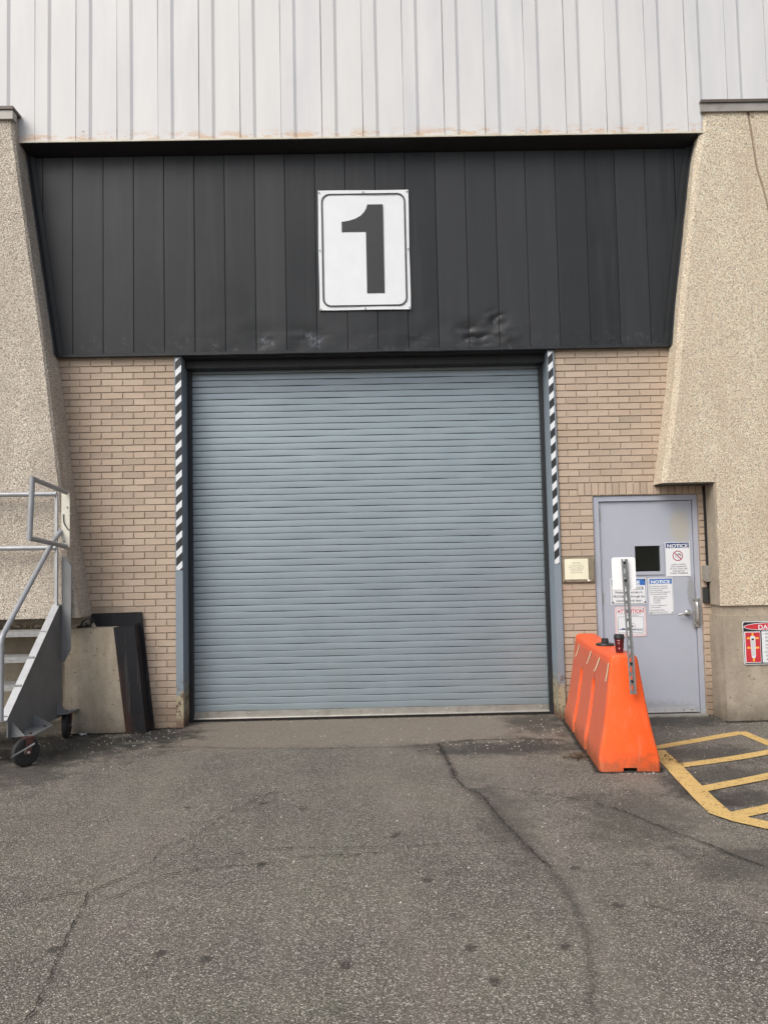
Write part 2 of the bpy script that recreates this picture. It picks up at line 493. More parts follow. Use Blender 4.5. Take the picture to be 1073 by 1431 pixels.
MAT = dict(
    brick=m_brick(), mortar=m_mortar(),
    agg_l=m_aggregate("grey_exposed_aggregate", (.92, .80, .67), (.70, .61, .505), (.26, .22, .18), (.43, .37, .31), .6),
    agg_r=m_aggregate("warm_lit_aggregate", (1.0, .855, .66), (.84, .70, .53), (.38, .30, .22), (.60, .475, .35), .35),  # warm glow on the right wall put into its aggregate colour
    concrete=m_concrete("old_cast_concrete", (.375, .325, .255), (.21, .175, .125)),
    asphalt=m_asphalt(), yellow=m_yellow(),
    tar=m_decal("tar_filled_crack", (.034, .031, .028), 7, .2, 1.3, .32),
    crack=m_decal("hairline_crack_dirt", (.024, .021, .018), 34, .50, .66, .92),
    fascia=m_fascia(), siding=m_siding(), shutter=m_shutter(), jamb=m_jamb(), door=m_door(),
    orange=m_orange(), plate=m_black_plate(),
    soffit=plain("black_soffit_metal", (.012, .012, .014), .6, 0, .3),
    rail=plain("black_guide_rail", (.014, .015, .018), .5, 0, .3),
    alu=plain("dull_aluminium", (.36, .35, .32), .45, .55, .15, 9, grime=((.20, .17, .12), .6, 8)),
    coping=plain("grey_coping_metal", (.30, .285, .26), .5, .2, .12, 5, grime=((.16, .13, .10), .6, 6)),
    coping_lip=plain("brown_coping_lip", (.10, .078, .065), .55, .1, .3, 9),
    joint=plain("dark_joint_sealant", (.30, .235, .165), .85),
    white=plain("white_sign_face", (.67, .69, .71), .4, 0, .03),
    signback=plain("white_sign_back", (.85, .85, .85), .4, 0, .02),
    black=plain("black_print", (.018, .019, .021), .45, 0, .1),
    textblack=plain("black_lettering", (.025, .025, .03), .5, 0, .05),
    navy=plain("navy_print", (.022, .045, .155), .4, 0, .08),
    blue=plain("blue_print", (.03, .13, .42), .4, 0, .08),
    red=plain("red_print", (.50, .03, .04), .4, 0, .1),
    deepred=plain("dull_red_print", (.33, .035, .055), .4, 0, .1),
    pink=plain("faded_pink_print", (.72, .40, .40), .5, 0, .06),
    arrow=plain("yellow_orange_print", (.85, .42, .07), .4, 0, .06),
    truckgrey=plain("grey_print", (.52, .53, .54), .4, 0, .05),
    cream=plain("cream_notice_paper", (.76, .73, .56), .5, 0, .06, 10),
    taupe=plain("weathered_backing_board", (.23, .195, .135), .7, 0, .2, 12, grime=((.12, .10, .065), .7, 20)),
    greytext=plain("faded_grey_lettering", (.28, .27, .22), .6, 0, .05),
    glass=plain("dark_door_glass", (.006, .007, .006), .12, 0, .3, 4, spec=.5),
    steel=plain("brushed_steel", (.42, .42, .41), .35, .75, .12, 20),
    galv=plain("galvanised_post_steel", (.30, .31, .31), .45, .6, .2, 40),
    stair=plain("grey_stair_paint", (.155, .157, .155), .5, .1, .12, 5, grime=((.17, .165, .155), .5, 10)),
    rail_paint=plain("grey_rail_paint", (.30, .31, .325), .42, .2, .12, 9),
    alu_bright=plain("aluminium_tread_plate", (.31, .31, .305), .42, .6, .15, 30, bump=.6, bscale=160),
    angle=plain("pale_aluminium_angle", (.42, .43, .44), .42, .35, .1, 10),
    tyre=plain("black_caster_rubber", (.016, .016, .016), .75, 0, .4, 30, bump=.3),
    rim=plain("dirty_caster_hub", (.085, .075, .065), .6, .3, .4, 30),
    fork=plain("rusty_red_fork", (.075, .028, .022), .65, .1, .4, 25),
    lid=plain("black_plastic_lid", (.018, .018, .019), .4, 0, .2),
    cup=plain("dark_red_paper_cup", (.085, .008, .014), .4, 0, .15, 30),
    leaf=plain("dead_leaf_brown", (.085, .050, .026), .85, 0, .5, 60),
    chip=plain("pale_gravel", (.36, .335, .295), .9, 0, .3, 60),
    box=plain("stained_metal_box", (.33, .31, .26), .55, .4, .2, 20, grime=((.16, .13, .09), .8, 20)),
    reader=plain("dark_plastic_reader", (.030, .033, .032), .45, 0, .15),
    slit=plain("cream_reflective_tape", (.80, .66, .45), .45, 0, .06),
    notch_shade=plain("shaded_dirty_concrete", (.05, .044, .036), .9, 0, .3, 10),
    core=plain("dark_building_core", (.05, .05, .05), .9),
)

# ------------------------------------------------------------------ mesh helpers
WLOC = {}


class MB:
    def __init__(s):
        s.v, s.f, s.mi, s.mats = [], [], [], []
        s.cur = 0

    def mat(s, m):
        if m not in s.mats:
            s.mats.append(m)
        s.cur = s.mats.index(m)
        return s

    def add(s, vs_, fs):
        o = len(s.v)
        s.v += [tuple(p) for p in vs_]
        for f in fs:
            s.f.append(tuple(i + o for i in f))
            s.mi.append(s.cur)
        return s

    def box(s, x0, x1, y0, y1, z0, z1):
        P = [(x, y, z) for z in (z0, z1) for y in (y0, y1) for x in (x0, x1)]
        return s.add(P, [(0, 2, 3, 1), (4, 5, 7, 6), (0, 1, 5, 4), (2, 6, 7, 3), (0, 4, 6, 2), (1, 3, 7, 5)])

    def bbox(s, x0, x1, y0, y1, z0, z1, b):
        """box with its four front (-Y) edges bevelled"""
        P = [(x0 + b, y0, z0 + b), (x1 - b, y0, z0 + b), (x1 - b, y0, z1 - b), (x0 + b, y0, z1 - b),
             (x0, y0 + b, z0), (x1, y0 + b, z0), (x1, y0 + b, z1), (x0, y0 + b, z1),
             (x0, y1, z0), (x1, y1, z0), (x1, y1, z1), (x0, y1, z1)]
        F = [(0, 1, 2, 3), (0, 4, 5, 1), (1, 5, 6, 2), (2, 6, 7, 3), (3, 7, 4, 0),
             (4, 8, 9, 5), (5, 9, 10, 6), (6, 10, 11, 7), (7, 11, 8, 4), (8, 11, 10, 9)]
        return s.add(P, F)

    def prism(s, poly, y0, y1, axis='Y'):
        """extrude an (a, b) outline: axis Y -> (x, z); axis X -> (y, z); axis Z -> (x, y)"""
        n = len(poly)
        def p(a, b, d):
            return {'Y': (a, d, b), 'X': (d, a, b), 'Z': (a, b, d)}[axis]
        P = [p(a, b, y0) for a, b in poly] + [p(a, b, y1) for a, b in poly]
        F = [tuple(range(n)), tuple(range(2 * n - 1, n - 1, -1))]
        F += [(i, n + i, n + (i + 1) % n, (i + 1) % n) for i in range(n)]
        return s.add(P, F)

    def tube(s, pts, r, n=10, closed=False):
        pts = [Vector(p) for p in pts]
        rings = []
        up = None
        for i, p in enumerate(pts):
            if closed:
                d = (pts[(i + 1) % len(pts)] - pts[i - 1]).normalized()
            else:
                d = (pts[min(i + 1, len(pts) - 1)] - pts[max(i - 1, 0)]).normalized()
            a = up if up is not None else (Vector((0, 0, 1)) if abs(d.z) < .9 else Vector((1, 0, 0)))
            u = (a - d * a.dot(d)).normalized()
            up = u
            w = d.cross(u)
            rings.append([p + (u * math.cos(t) + w * math.sin(t)) * r for t in [2 * math.pi * k / n for k in range(n)]])
        V = [q for rg in rings for q in rg]
        F = []
        m = len(rings)
        for i in range(m if closed else m - 1):
            for k in range(n):
                F.append((i * n + k, i * n + (k + 1) % n, ((i + 1) % m) * n + (k + 1) % n, ((i + 1) % m) * n + k))
        if not closed:
            F.append(tuple(range(n - 1, -1, -1)))
            F.append(tuple((m - 1) * n + k for k in range(n)))
        return s.add(V, F)

    def lathe(s, prof, c, axis='Z', n=24):
        """prof: (radius, height) along the axis, closed by its own end points"""
        V, F = [], []
        for (r, h) in prof:
            for k in range(n):
                t = 2 * math.pi * k / n
                a, b = r * math.cos(t), r * math.sin(t)
                V.append({'Z': (c[0] + a, c[1] + b, c[2] + h), 'X': (c[0] + h, c[1] + a, c[2] + b), 'Y': (c[0] + a, c[1] + h, c[2] + b)}[axis])
        m = len(prof)
        for i in range(m - 1):
            for k in range(n):
                F.append((i * n + k, i * n + (k + 1) % n, (i + 1) * n + (k + 1) % n, (i + 1) * n + k))
        F.append(tuple(range(n)))
        F.append(tuple((m - 1) * n + k for k in range(n)))
        return s.add(V, F)

    def build(s, name, mat=None, parent=None, smooth=False, fix=True, origin=None):
        me = bpy.data.meshes.new(name)
        V = np.array(s.v, float)
        c = (V.min(0) + V.max(0)) / 2 if origin is None else np.array(origin, float)
        me.from_pydata([tuple(p) for p in (V - c)], [], s.f)
        ms = s.mats if s.mats else [mat]
        for m in ms:
            me.materials.append(m)
        if s.mats:
            me.polygons.foreach_set('material_index', s.mi)
        if fix:
            bm = bmesh.new()
            bm.from_mesh(me)
            bmesh.ops.recalc_face_normals(bm, faces=bm.faces)
            bm.to_mesh(me)
            bm.free()
        if smooth:
            me.shade_smooth()
            if smooth != 'all':
                try:
                    me.set_sharp_from_angle(angle=R(40))
                except Exception:
                    pass
        return link(name, me, Vector(c), parent)


def link(name, me, wloc, parent=None):
    o = bpy.data.objects.new(name, me)
    col.objects.link(o)
    WLOC[o.name] = Vector(wloc)
    if parent is not None:
        o.parent = parent
        o.location = Vector(wloc) - WLOC[parent.name]
    else:
        o.location = wloc
    return o


def thing(name, label, cat, loc, group=None):
    o = bpy.data.objects.new(name, None)
    o.empty_display_size = .1
    col.objects.link(o)
    o.location = loc
    WLOC[o.name] = Vector(loc)
    return tag(o, label, cat, group)


def tag(o, label, cat, group=None):
    o['kind'] = 'thing'
    o['label'] = label
    o['category'] = cat
    if group:
        o['group'] = group
    return o


def struct(o):
    o['kind'] = 'structure'
    return o


def stuff(o):
    o['kind'] = 'stuff'
    return o


def text(body, x, y, z, w=None, h=.05, mat=None, parent=None, name='lettering', bold=0.0, align='CENTER', rot=0.0, space=1.0, line=1.0):
    """print lying on a plane facing -Y; h is the letter height, w squeezes it to a width"""
    cu = bpy.data.curves.new(name, 'FONT')
    cu.body = body
    cu.size = h / .72
    cu.align_x = align
    cu.align_y = 'TOP'
    cu.space_character = space
    cu.space_line = line
    cu.offset = bold * h
    cu.resolution_u = 3
    to = bpy.data.objects.new('tmp', cu)
    col.objects.link(to)
    dg = bpy.context.evaluated_depsgraph_get()
    me = bpy.data.meshes.new_from_object(to.evaluated_get(dg))
    bpy.data.objects.remove(to)
    bpy.data.curves.remove(cu)
    me.name = name
    xs = [v.co.x for v in me.vertices]
    cw = max(xs) - min(xs)
    k = (w / cw) if w else 1.0
    ca, sa = math.cos(rot), math.sin(rot)
    for v in me.vertices:
        a, b = v.co.x * k, v.co.y
        v.co = (a * ca - b * sa, 0, a * sa + b * ca)
    me.materials.clear()
    me.materials.append(mat)
    return link(name, me, Vector((x, y, z)), parent)


def disc(n, r, cx, cz, a0=0, a1=2 * math.pi):
    return [(cx + r * math.cos(a0 + (a1 - a0) * i / n), cz + r * math.sin(a0 + (a1 - a0) * i / n)) for i in range(n)]


def rrect(x0, x1, z0, z1, r, n=6):
    P = []
    for cx, cz, a in ((x1 - r, z1 - r, 0), (x0 + r, z1 - r, 90), (x0 + r, z0 + r, 180), (x1 - r, z0 + r, 270)):
        P += [(cx + r * math.cos(R(a + 90 * i / n)), cz + r * math.sin(R(a + 90 * i / n))) for i in range(n + 1)]
    return P


def ring(mb, outer, inner, y):
    """flat printed outline between two closed polygons with the same count"""
    n = len(outer)
    V = [(a, y, b) for a, b in outer] + [(a, y, b) for a, b in inner]
    return mb.add(V, [(i, (i + 1) % n, n + (i + 1) % n, n + i) for i in range(n)])


def lerp_poly(pts, z):
    """x of a z-descending polyline"""
    if z >= pts[0][0]:
        return pts[0][1]
    for (za, xa), (zb, xb) in zip(pts, pts[1:]):
        if z >= zb:
            return xa + (xb - xa) * (za - z) / (za - zb)
    return pts[-1][1]


# ================================================================== SETTING
# ---- ground: one sheet, finer near the door, gently uneven
gx = sorted(set([-400, -150, -60, -30, -15, -10] + [round(v, 3) for v in np.arange(-7, 7.01, .14)] + [10, 15, 30, 60, 150, 400]))
gy = sorted(set([-600, -200, -80, -40, -20, -12] + [round(v, 3) for v in np.arange(-9, 1.21, .14)] + [6, 30]))
def gz(x, y):
    k = min(1, max(0, (-y - .2) / .8)) if -9 < y and abs(x) < 7 else 0
    if y < -5.5:
        k *= max(0, 1 - (-y - 5.5) / 3)
    return k * (.012 * mnoise.noise((x * .7, y * .7, 0)) + .005 * mnoise.noise((x * 2.3, y * 2.3, 4)))
g = MB()
GV = [(x, y, gz(x, y)) for y in gy for x in gx]
nx_ = len(gx)
g.add(GV, [(j * nx_ + i, j * nx_ + i + 1, (j + 1) * nx_ + i + 1, (j + 1) * nx_ + i) for j in range(len(gy) - 1) for i in range(nx_ - 1)])
struct(g.build('asphalt_ground', MAT['asphalt'], smooth='all', origin=(0, 0, 0)))


def strip(pts, w, lift, seed, jag=.25, sub=.05):
    """(V, F, UV) of a jagged strip lying on the ground along a polyline"""
    rnd = random.Random(seed)
    P = [Vector((a, b, 0)) for a, b in pts]
    Q = [P[0]]
    for a, b in zip(P, P[1:]):
        n = max(1, int((b - a).length / sub))
        d = (b - a)
        nv = Vector((-d.y, d.x, 0)).normalized()
        for i in range(1, n + 1):
            Q.append(a + d * i / n + nv * rnd.uniform(-.5, .5) * jag * (.05 if callable(w) else max(.016, min(w, .05))))
    V, F, U = [], [], []
    for i, q in enumerate(Q):
        d = (Q[min(i + 1, len(Q) - 1)] - Q[max(i - 1, 0)]).normalized()
        nv = Vector((-d.y, d.x, 0))
        ww = (w(i / (len(Q) - 1)) if callable(w) else w) * rnd.uniform(1 - jag, 1 + jag)
        for k, sgn in ((0, -1), (1, 0), (2, 1)):
            p = q + nv * sgn * ww / 2
            V.append((p.x, p.y, gz(p.x, p.y) + lift))
            U.append((i * .2, .5 + .5 * sgn))
        if i:
            b = (i - 1) * 3
            F += [(b, b + 1, b + 4, b + 3), (b + 1, b + 2, b + 5, b + 4)]
    return V, F, U


def lay(name, strips, mat):
    V, F, U = [], [], []
    for (v, f, u) in strips:
        o = len(V)
        V += v
        U += u
        F += [tuple(i + o for i in q) for q in f]
    me = bpy.data.meshes.new(name)
    me.from_pydata(V, [], F)
    uv = me.uv_layers.new(name='UVMap')
    for lp in me.loops:
        uv.data[lp.index].uv = U[lp.vertex_index]
    me.materials.append(mat)
    return struct(link(name, me, (0, 0, 0)))


C1 = [(.512, -.995), (.544, -1.728), (.55, -2.12), (.592, -2.375), (.679, -2.523), (.713, -2.829), (.75, -3.211), (.812, -3.604), (.857, -3.886), (.867, -4.179), (.868, -4.433), (.845, -4.69), (.81, -4.882), (.719, -5.23)]
C2 = [(1.377, -2.818), (1.503, -2.973), (1.603, -3.242), (1.705, -3.452), (1.799, -3.645), (1.866, -3.822), (1.946, -3.961), (2.2, -4.2)]
C3 = [(-1.996, -.84), (-1.287, -.966), (-.719, -1.054), (.028, -1.10), (.512, -.995), (.822, -.877), (1.225, -.875), (1.608, -.962)]
C4 = [(-.69, -2.31), (-.763, -2.463), (-.882, -2.697), (-.971, -2.891), (-1.019, -3.074), (-1.048, -3.212), (-1.218, -3.427), (-1.22, -3.662), (-1.3, -3.869), (-1.43, -4.054), (-1.388, -4.275), (-1.338, -4.616), (-1.288, -4.887), (-1.257, -5.106), (-1.246, -5.6)]
C5 = [(-1.438, -4.03), (-1.611, -4.111), (-1.74, -4.19), (-2.3, -4.25)]
C6 = [(-.82, -3.616), (-.663, -3.557), (-.499, -3.521), (-.309, -3.523), (.008, -3.534), (.191, -3.529), (.70, -3.48)]
C7 = [(-1.378, -4.255), (-1.275, -4.132), (-1.122, -3.881), (-.908, -3.792), (-.617, -3.742), (-.403, -3.663), (.007, -3.617)]
C8 = [(1.204, -4.373), (1.31, -4.46), (1.485, -4.529), (1.642, -4.595)]
C9 = [(.62, -2.40), (.9, -2.44), (1.2, -2.62), (1.377, -2.818)]
lay('asphalt_crack', [strip(C1, lambda q: .06 + .10 * math.sin(math.pi * min(1, q * .9 + .05)), .006, 1), strip(C2, lambda q: .015 + .09 * q, .006, 9), strip(C3[4:], .13, .006, 2), strip(C3[:5], .05, .006, 7), strip(C1[:3], .12, .006, 12),
                      strip(C9, .06, .006, 13)], MAT['tar'])
lay('asphalt_crack', [strip(C1[:9], .012, .010, 21, .8, .025), strip(C2, .016, .010, 3, .8, .025), strip(C4[:10], .011, .010, 4, .8, .025), strip(C4[9:], .015, .010, 5, .8, .025), strip(C5, .012, .010, 6, .8, .025),
                      strip(C6, .012, .010, 8, .8, .025), strip(C7, .013, .010, 10, .8, .025), strip(C8, .010, .010, 11, .6), strip(C3, .014, .010, 15, .6)], MAT['crack'])

# contact shade, with some dirt, painted along the foot of walls and barrier
lay('wall_foot_contact_shade', [strip([(-2.99, -.235), (-2.2, -.235)], .16, .006, 31), strip([(-2.2, -.06), (-1.9, -.05)], .14, .006, 32), strip([(3.26, -.36), (3.8, -.37), (4.6, -.37)], .15, .006, 33),
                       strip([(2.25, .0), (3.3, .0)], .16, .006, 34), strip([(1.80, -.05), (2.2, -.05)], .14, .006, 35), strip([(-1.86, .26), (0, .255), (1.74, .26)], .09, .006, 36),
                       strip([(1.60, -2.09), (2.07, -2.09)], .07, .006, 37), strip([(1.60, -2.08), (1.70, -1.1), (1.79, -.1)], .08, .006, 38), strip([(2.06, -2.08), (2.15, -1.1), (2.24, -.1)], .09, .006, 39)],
    m_decal("contact_shade_decal", (.022, .020, .017), 8, .15, 1.0, .85))

# ---- painted hatching by the door
def band(pts, w):
    P = [Vector((a, b)) for a, b in pts]
    L, Rr = [], []
    for i, p in enumerate(P):
        d0 = (P[i] - P[i - 1]).normalized() if i else None
        d1 = (P[i + 1] - P[i]).normalized() if i < len(P) - 1 else None
        d = ((d0 or d1) + (d1 or d0)).normalized()
        nv = Vector((-d.y, d.x))
        k = 1 / max(.5, nv.dot(Vector((-(d1 or d0).y, (d1 or d0).x))))
        L.append(p + nv * w / 2 * k)
        Rr.append(p - nv * w / 2 * k)
    V, F = [], []
    for i in range(len(P)):
        for q in (L[i], Rr[i]):
            V.append((q.x, q.y, gz(q.x, q.y)))
    F = [(2 * i, 2 * i + 1, 2 * i + 3, 2 * i + 2) for i in range(len(P) - 1)]
    return V, F
def subd(a, b, n):
    return [(a[0] + (b[0] - a[0]) * i / n, a[1] + (b[1] - a[1]) * i / n) for i in range(n + 1)]
ym = MB()
for k, (pts, w) in enumerate([(subd((2.10, -1.39), (3.217, -.825), 8), .105), (subd((3.215, -.80), (3.28, -3.2), 16), .10),
                (subd((2.24, -1.93), (3.6, -1.37), 9), .11), (subd((2.16, -2.56), (3.6, -1.83), 10), .115), (subd((2.12, -3.15), (3.6, -2.40), 10), .12),
                ([(2.25, -1.42)] + subd((2.215, -1.8), (2.10, -2.75), 8) + [(2.07, -3.08), (2.13, -3.22)] + subd((2.25, -3.36), (3.3, -4.3), 8), .135)]):
    V, F = band(pts, w)
    ym.add([(a, b, c + .003 + .0012 * k) for a, b, c in V], F)
struct(ym.build('yellow_ground_marking', MAT['yellow'], fix=False, origin=(0, 0, 0)))

# ---- building core so that nothing shines through from behind
struct(MB().box(-10, 10, .75, 9, -.05, 9.6).build('building_core', MAT['core']))

# ================================================================== LARGE PARTS OF THE FACADE
EDGE_L = [(6.06, -3.45), (5.73, -3.42), (5.29, -3.36), (3.63, -3.12), (1.95, -2.92), (1.11, -2.79)]
EDGE_R = [(6.07, 3.36), (5.78, 3.325), (5.45, 3.255), (4.0, 3.045), (3.3, 2.97), (2.285, 2.80)]
BR = .0667          # brick course
BLN = .2134         # brick length with its joint

brick_cache = {}
def brick_mesh(w, h):
    key = (round(w, 3), round(h, 3), random.randrange(3))
    if key in brick_cache:
        return brick_cache[key]
    rnd = random.Random(hash(key))
    m = MB()
    m.bbox(-w / 2, w / 2, 0, .05, -h / 2, h / 2, .003)
    V = []
    for i, (a, b, c) in enumerate(m.v):
        V.append((a + rnd.uniform(-.0012, .0012), b + (rnd.uniform(-.001, .001) if i < 8 else 0), c + rnd.uniform(-.0009, .0009)))
    me = bpy.data.meshes.new('brick')
    me.from_pydata(V, [], m.f)
    me.materials.append(MAT['brick'])
    brick_cache[key] = me
    return me


def brick(x0, x1, z0, z1, parent, jz=.0085):
    w, h = (x1 - x0) - jz, (z1 - z0) - jz
    if w < .02 or h < .015:
        return
    o = link('brick', brick_mesh(w, h), Vector(((x0 + x1) / 2 + random.uniform(-.0012, .0012), random.uniform(-.0018, .0018), (z0 + z1) / 2 + random.uniform(-.0008, .0008))), parent)
    o.rotation_euler = (random.gauss(0, .006), random.gauss(0, .0035), random.gauss(0, .004))


# left wall
wl = MB().prism([(-2.72, -.03), (-1.952, -.03), (-1.952, 3.70), (-3.75, 3.70), (-3.75, 1.12), (-2.72, 1.12)], .0085, .30).build('brick_wall', MAT['mortar'])
tag(wl, 'tan brick wall between the slanted concrete and the shutter, above the black edged block', 'brick wall', 'tan brick walls beside the shutter')
top = 3.655
k = 0
while top - k * BR > -.01:
    z1 = top - k * BR
    z0 = z1 - BR
    x1 = -1.952
    first = BLN if k % 2 == 0 else BLN / 2
    lim = lerp_poly(EDGE_L, z0) - .05 if z0 > 1.16 else -2.46 - .0
    while x1 > lim:
        x0 = x1 - first
        brick(x0, x1, max(z0, -.012), z1, wl)
        x1 = x0
        first = BLN
    k += 1
# right wall
wr = MB().prism([(1.846, -.03), (2.187, -.03), (2.187, 2.19), (3.238, 2.19), (3.238, -.03), (3.33, -.03), (3.33, 2.3), (3.6, 2.3), (3.6, 3.70), (1.846, 3.70)], .0085, .30).build('brick_wall', MAT['mortar'])
tag(wr, 'tan brick wall around the grey personnel door, right of the shutter', 'brick wall', 'tan brick walls beside the shutter')
k = 0
while top - k * BR > -.01:
    z1 = top - k * BR
    z0 = z1 - BR
    x0 = 1.846
    first = BLN if k % 2 == 0 else BLN / 2
    if z0 > 2.285:
        lim = lerp_poly(EDGE_R, z0) + .04
        while x0 < lim:
            brick(x0, x0 + first, z0, z1, wr)
            x0 += first
            first = BLN
    else:
        lim = 2.187 if z1 < 2.20 else 2.04
        while x0 < lim - .02:
            x1 = min(x0 + first, lim)
            if lim - x1 < .05:
                x1 = lim
            brick(x0, x1, max(z0, -.012), z1, wr)
            x0 = x1
            first = BLN
        if z1 < 2.20:
            brick(3.240, 3.335, max(z0, -.012), z1, wr)
    k += 1
zs1 = top - math.floor((top - 2.285) / BR) * BR
x0 = 2.04
while x0 < 3.32:
    brick(x0, x0 + .0695, 2.192, zs1 - .001, wr)
    x0 += .0695

# ---- precast walls of exposed aggregate
def precast(edge, side, yf, ch, mat):
    """slab with a slanted free edge and a chamfered arris; side = +1 when the opening lies to its right"""
    zs = [edge[0][0] - (edge[0][0] - edge[-1][0]) * i / 30 for i in range(31)]
    rnd = random.Random(5 + side)
    rows = []
    for z in zs:
        x = lerp_poly(edge, z)
        j = rnd.uniform(-.004, .004)
        rows.append([(x - side * (ch[0] + .0) + j, yf + rnd.uniform(-.002, .002), z), (x + rnd.uniform(-.003, .003), yf + ch[1], z), (x, .30, z)])
    return rows
pl = MB()
rows = precast(EDGE_L, 1, -.36, (.02, .03), None)
far = -10.0
V, F = [], []
for (a, b, c) in rows:
    V += [(far, -.36, a[2]), a, b, c]
for i in range(len(rows) - 1):
    o, p = i * 4, (i + 1) * 4
    for q in range(3):
        F.append((o + q, o + q + 1, p + q + 1, p + q))
n = len(rows)
b0, t0 = (n - 1) * 4, 0
V.append((far, .30, rows[-1][0][2]))
F.append((b0, b0 + 1, b0 + 2, b0 + 3, len(V) - 1))
V.append((far, .30, rows[0][0][2]))
F.append((0, 1, 2, 3, len(V) - 1))
lw = tag(pl.add(V, F).build('precast_wall', MAT['agg_l']), 'grey pebbled concrete wall with a slanted edge behind the rolling stairs', 'concrete wall', 'pebbled precast concrete walls')
cp = MB()
cp.mat(MAT['coping']).box(-10, -3.425, -.395, -.30, 5.945, 6.035)
cp.mat(MAT['coping_lip']).box(-10, -3.415, -.41, .30, 6.036, 6.066)
cp.build('coping', None, lw)

pr = MB()
rows = precast(EDGE_R, -1, -.25, (-.055, .035), None)
rows = [[(lerp_poly(EDGE_R, a[2]) + .05, -.25, a[2]), b, c] for a, b, c in rows]
JX = [(6.07, 3.80), (5.75, 3.84), (5.40, 3.875), (5.2, 3.93), (5.0, 3.97), (3.5, 4.25), (2.285, 4.45)]
V, F = [], []
for (a, b, c) in rows:
    V += [(lerp_poly(JX, a[2]) - .012, -.25, a[2]), a, b, c]
for i in range(len(rows) - 1):
    o, p = i * 4, (i + 1) * 4
    for q in range(3):
        F.append((o + q, o + q + 1, p + q + 1, p + q))
pr.add(V, F)
# leg of the panel that runs down beside the door
zb = 1.085
n4 = (len(rows) - 1) * 4
zn = rows[-1][0][2]
xj = lerp_poly(JX, zn) - .012
pr.add([(xj, -.25, zn), (3.325, -.25, zn), (2.85, -.25, zn), (2.80, -.215, zn), (2.80, .30, zn), (3.325, .30, zn)], [(1, 2, 3, 4, 5)])
steps = 14
LV, LF = [], []
rnd = random.Random(3)
for i in range(steps + 1):
    z = zn + (zb - zn) * i / steps
    xx = 3.325 - .012 * i / steps
    LV += [(4.45, -.25, z), (xx + rnd.uniform(-.004, .004), -.25, z), (xx + .004, .30, z)]
for i in range(steps):
    o, p = i * 3, (i + 1) * 3
    LF += [(o, o + 1, p + 1, p), (o + 1, o + 2, p + 2, p + 1)]
pr.add(LV, LF)
pr.add([(4.45, -.25, zb), (3.313, -.25, zb), (3.313, .30, zb), (4.45, .30, zb)], [(0, 1, 2, 3)])
rw = pr.build('precast_wall', MAT['agg_r'], fix=False)
tag(rw, 'warm lit pebbled concrete wall with a slanted edge, notched over the personnel door', 'concrete wall', 'pebbled precast concrete walls')
jb = MB()
V, F = [], []
for i, (z, x) in enumerate(JX):
    V += [(x - .02, -.235, z), (x + .02, -.235, z)]
    if i:
        F.append((2 * i - 2, 2 * i - 1, 2 * i + 1, 2 * i))
jb.add(V, F).build('joint', MAT['joint'], rw, fix=False)
p2 = MB()
V, F = [], []
for i in range(31):
    z = 6.07 - (6.07 - 1.085) * i / 30
    x = lerp_poly(JX, max(z, 2.285)) + .012
    V += [(x, -.25, z), (10.0, -.25, z), (x, .0, z)]
    if i:
        o, p = (i - 1) * 3, i * 3
        F += [(o, o + 1, p + 1, p), (o, o + 2, p + 2, p)]
rw2 = p2.add(V, F).build('precast_panel', MAT['agg_r'], rw, fix=False)
cp = MB()
cp.mat(MAT['coping']).box(3.335, 10, -.275, -.20, 5.985, 6.07)
cp.mat(MAT['coping_lip']).box(3.33, 10, -.29, .30, 6.071, 6.10)
cp.build('coping', None, rw)
MB().prism([(3.82, 5.985), (3.875, 5.985), (3.86, 5.93), (3.84, 5.93)], -.256, -.20).build('open_joint', MAT['joint'], rw)

# ---- cast concrete foundations
def rough_box(x0, x1, y0, y1, z0, z1, nx, nz, amp, seed, slant0=0.0, slant1=0.0, ny=3):
    m = MB()
    bm = bmesh.new()
    def grid(f, a, b):
        vs_ = [[bm.verts.new(f(i / a, j / b)) for i in range(a + 1)] for j in range(b + 1)]
        for j in range(b):
            for i in range(a):
                bm.faces.new((vs_[j][i], vs_[j][i + 1], vs_[j + 1][i + 1], vs_[j + 1][i]))
    def X0(z):
        return x0 + slant0 * (z - z0)
    def X1(z):
        return x1 + slant1 * (z - z0)
    def P(u, w, v):
        z = z0 + (z1 - z0) * v
        return (X0(z) + (X1(z) - X0(z)) * u, y0 + (y1 - y0) * w, z)
    grid(lambda u, v: P(u, 0, v), nx, nz)
    grid(lambda u, v: P(1, u, v), ny, nz)
    grid(lambda u, v: P(0, u, v), ny, nz)
    grid(lambda u, v: P(u, v, 1), nx, ny)
    bmesh.ops.remove_doubles(bm, verts=bm.verts, dist=1e-4)
    for v in bm.verts:
        c = v.co
        q = Vector((c.x * 5 + seed, c.y * 5, c.z * 5))
        edge = 1.6 if (c.z > z1 - .03) else 1.0
        d = mnoise.noise(q) * amp * edge + mnoise.noise(q * 3.7) * amp * .6 * edge
        v.co += Vector((mnoise.noise(q + Vector((9, 0, 0))) * amp * .5, d, mnoise.noise(q + Vector((0, 7, 0))) * amp * (.9 if c.z > z1 - .03 else .1)))
    bmesh.ops.recalc_face_normals(bm, faces=bm.faces)
    m.add([tuple(v.co) for v in bm.verts], [])
    bm.verts.index_update()
    m.f = [tuple(v.index for v in f.verts) for f in bm.faces]
    m.mi = [0] * len(m.f)
    bm.free()
    return m
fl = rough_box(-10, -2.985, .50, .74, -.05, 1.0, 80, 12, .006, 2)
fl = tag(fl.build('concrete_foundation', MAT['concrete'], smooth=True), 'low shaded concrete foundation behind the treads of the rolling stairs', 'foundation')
mb_ = rough_box(-10, -2.80, -.17, .74, 1.03, 1.105, 160, 3, .026, 8)
mb_.build('mortar_bed', MAT['concrete'], fl, smooth=True)
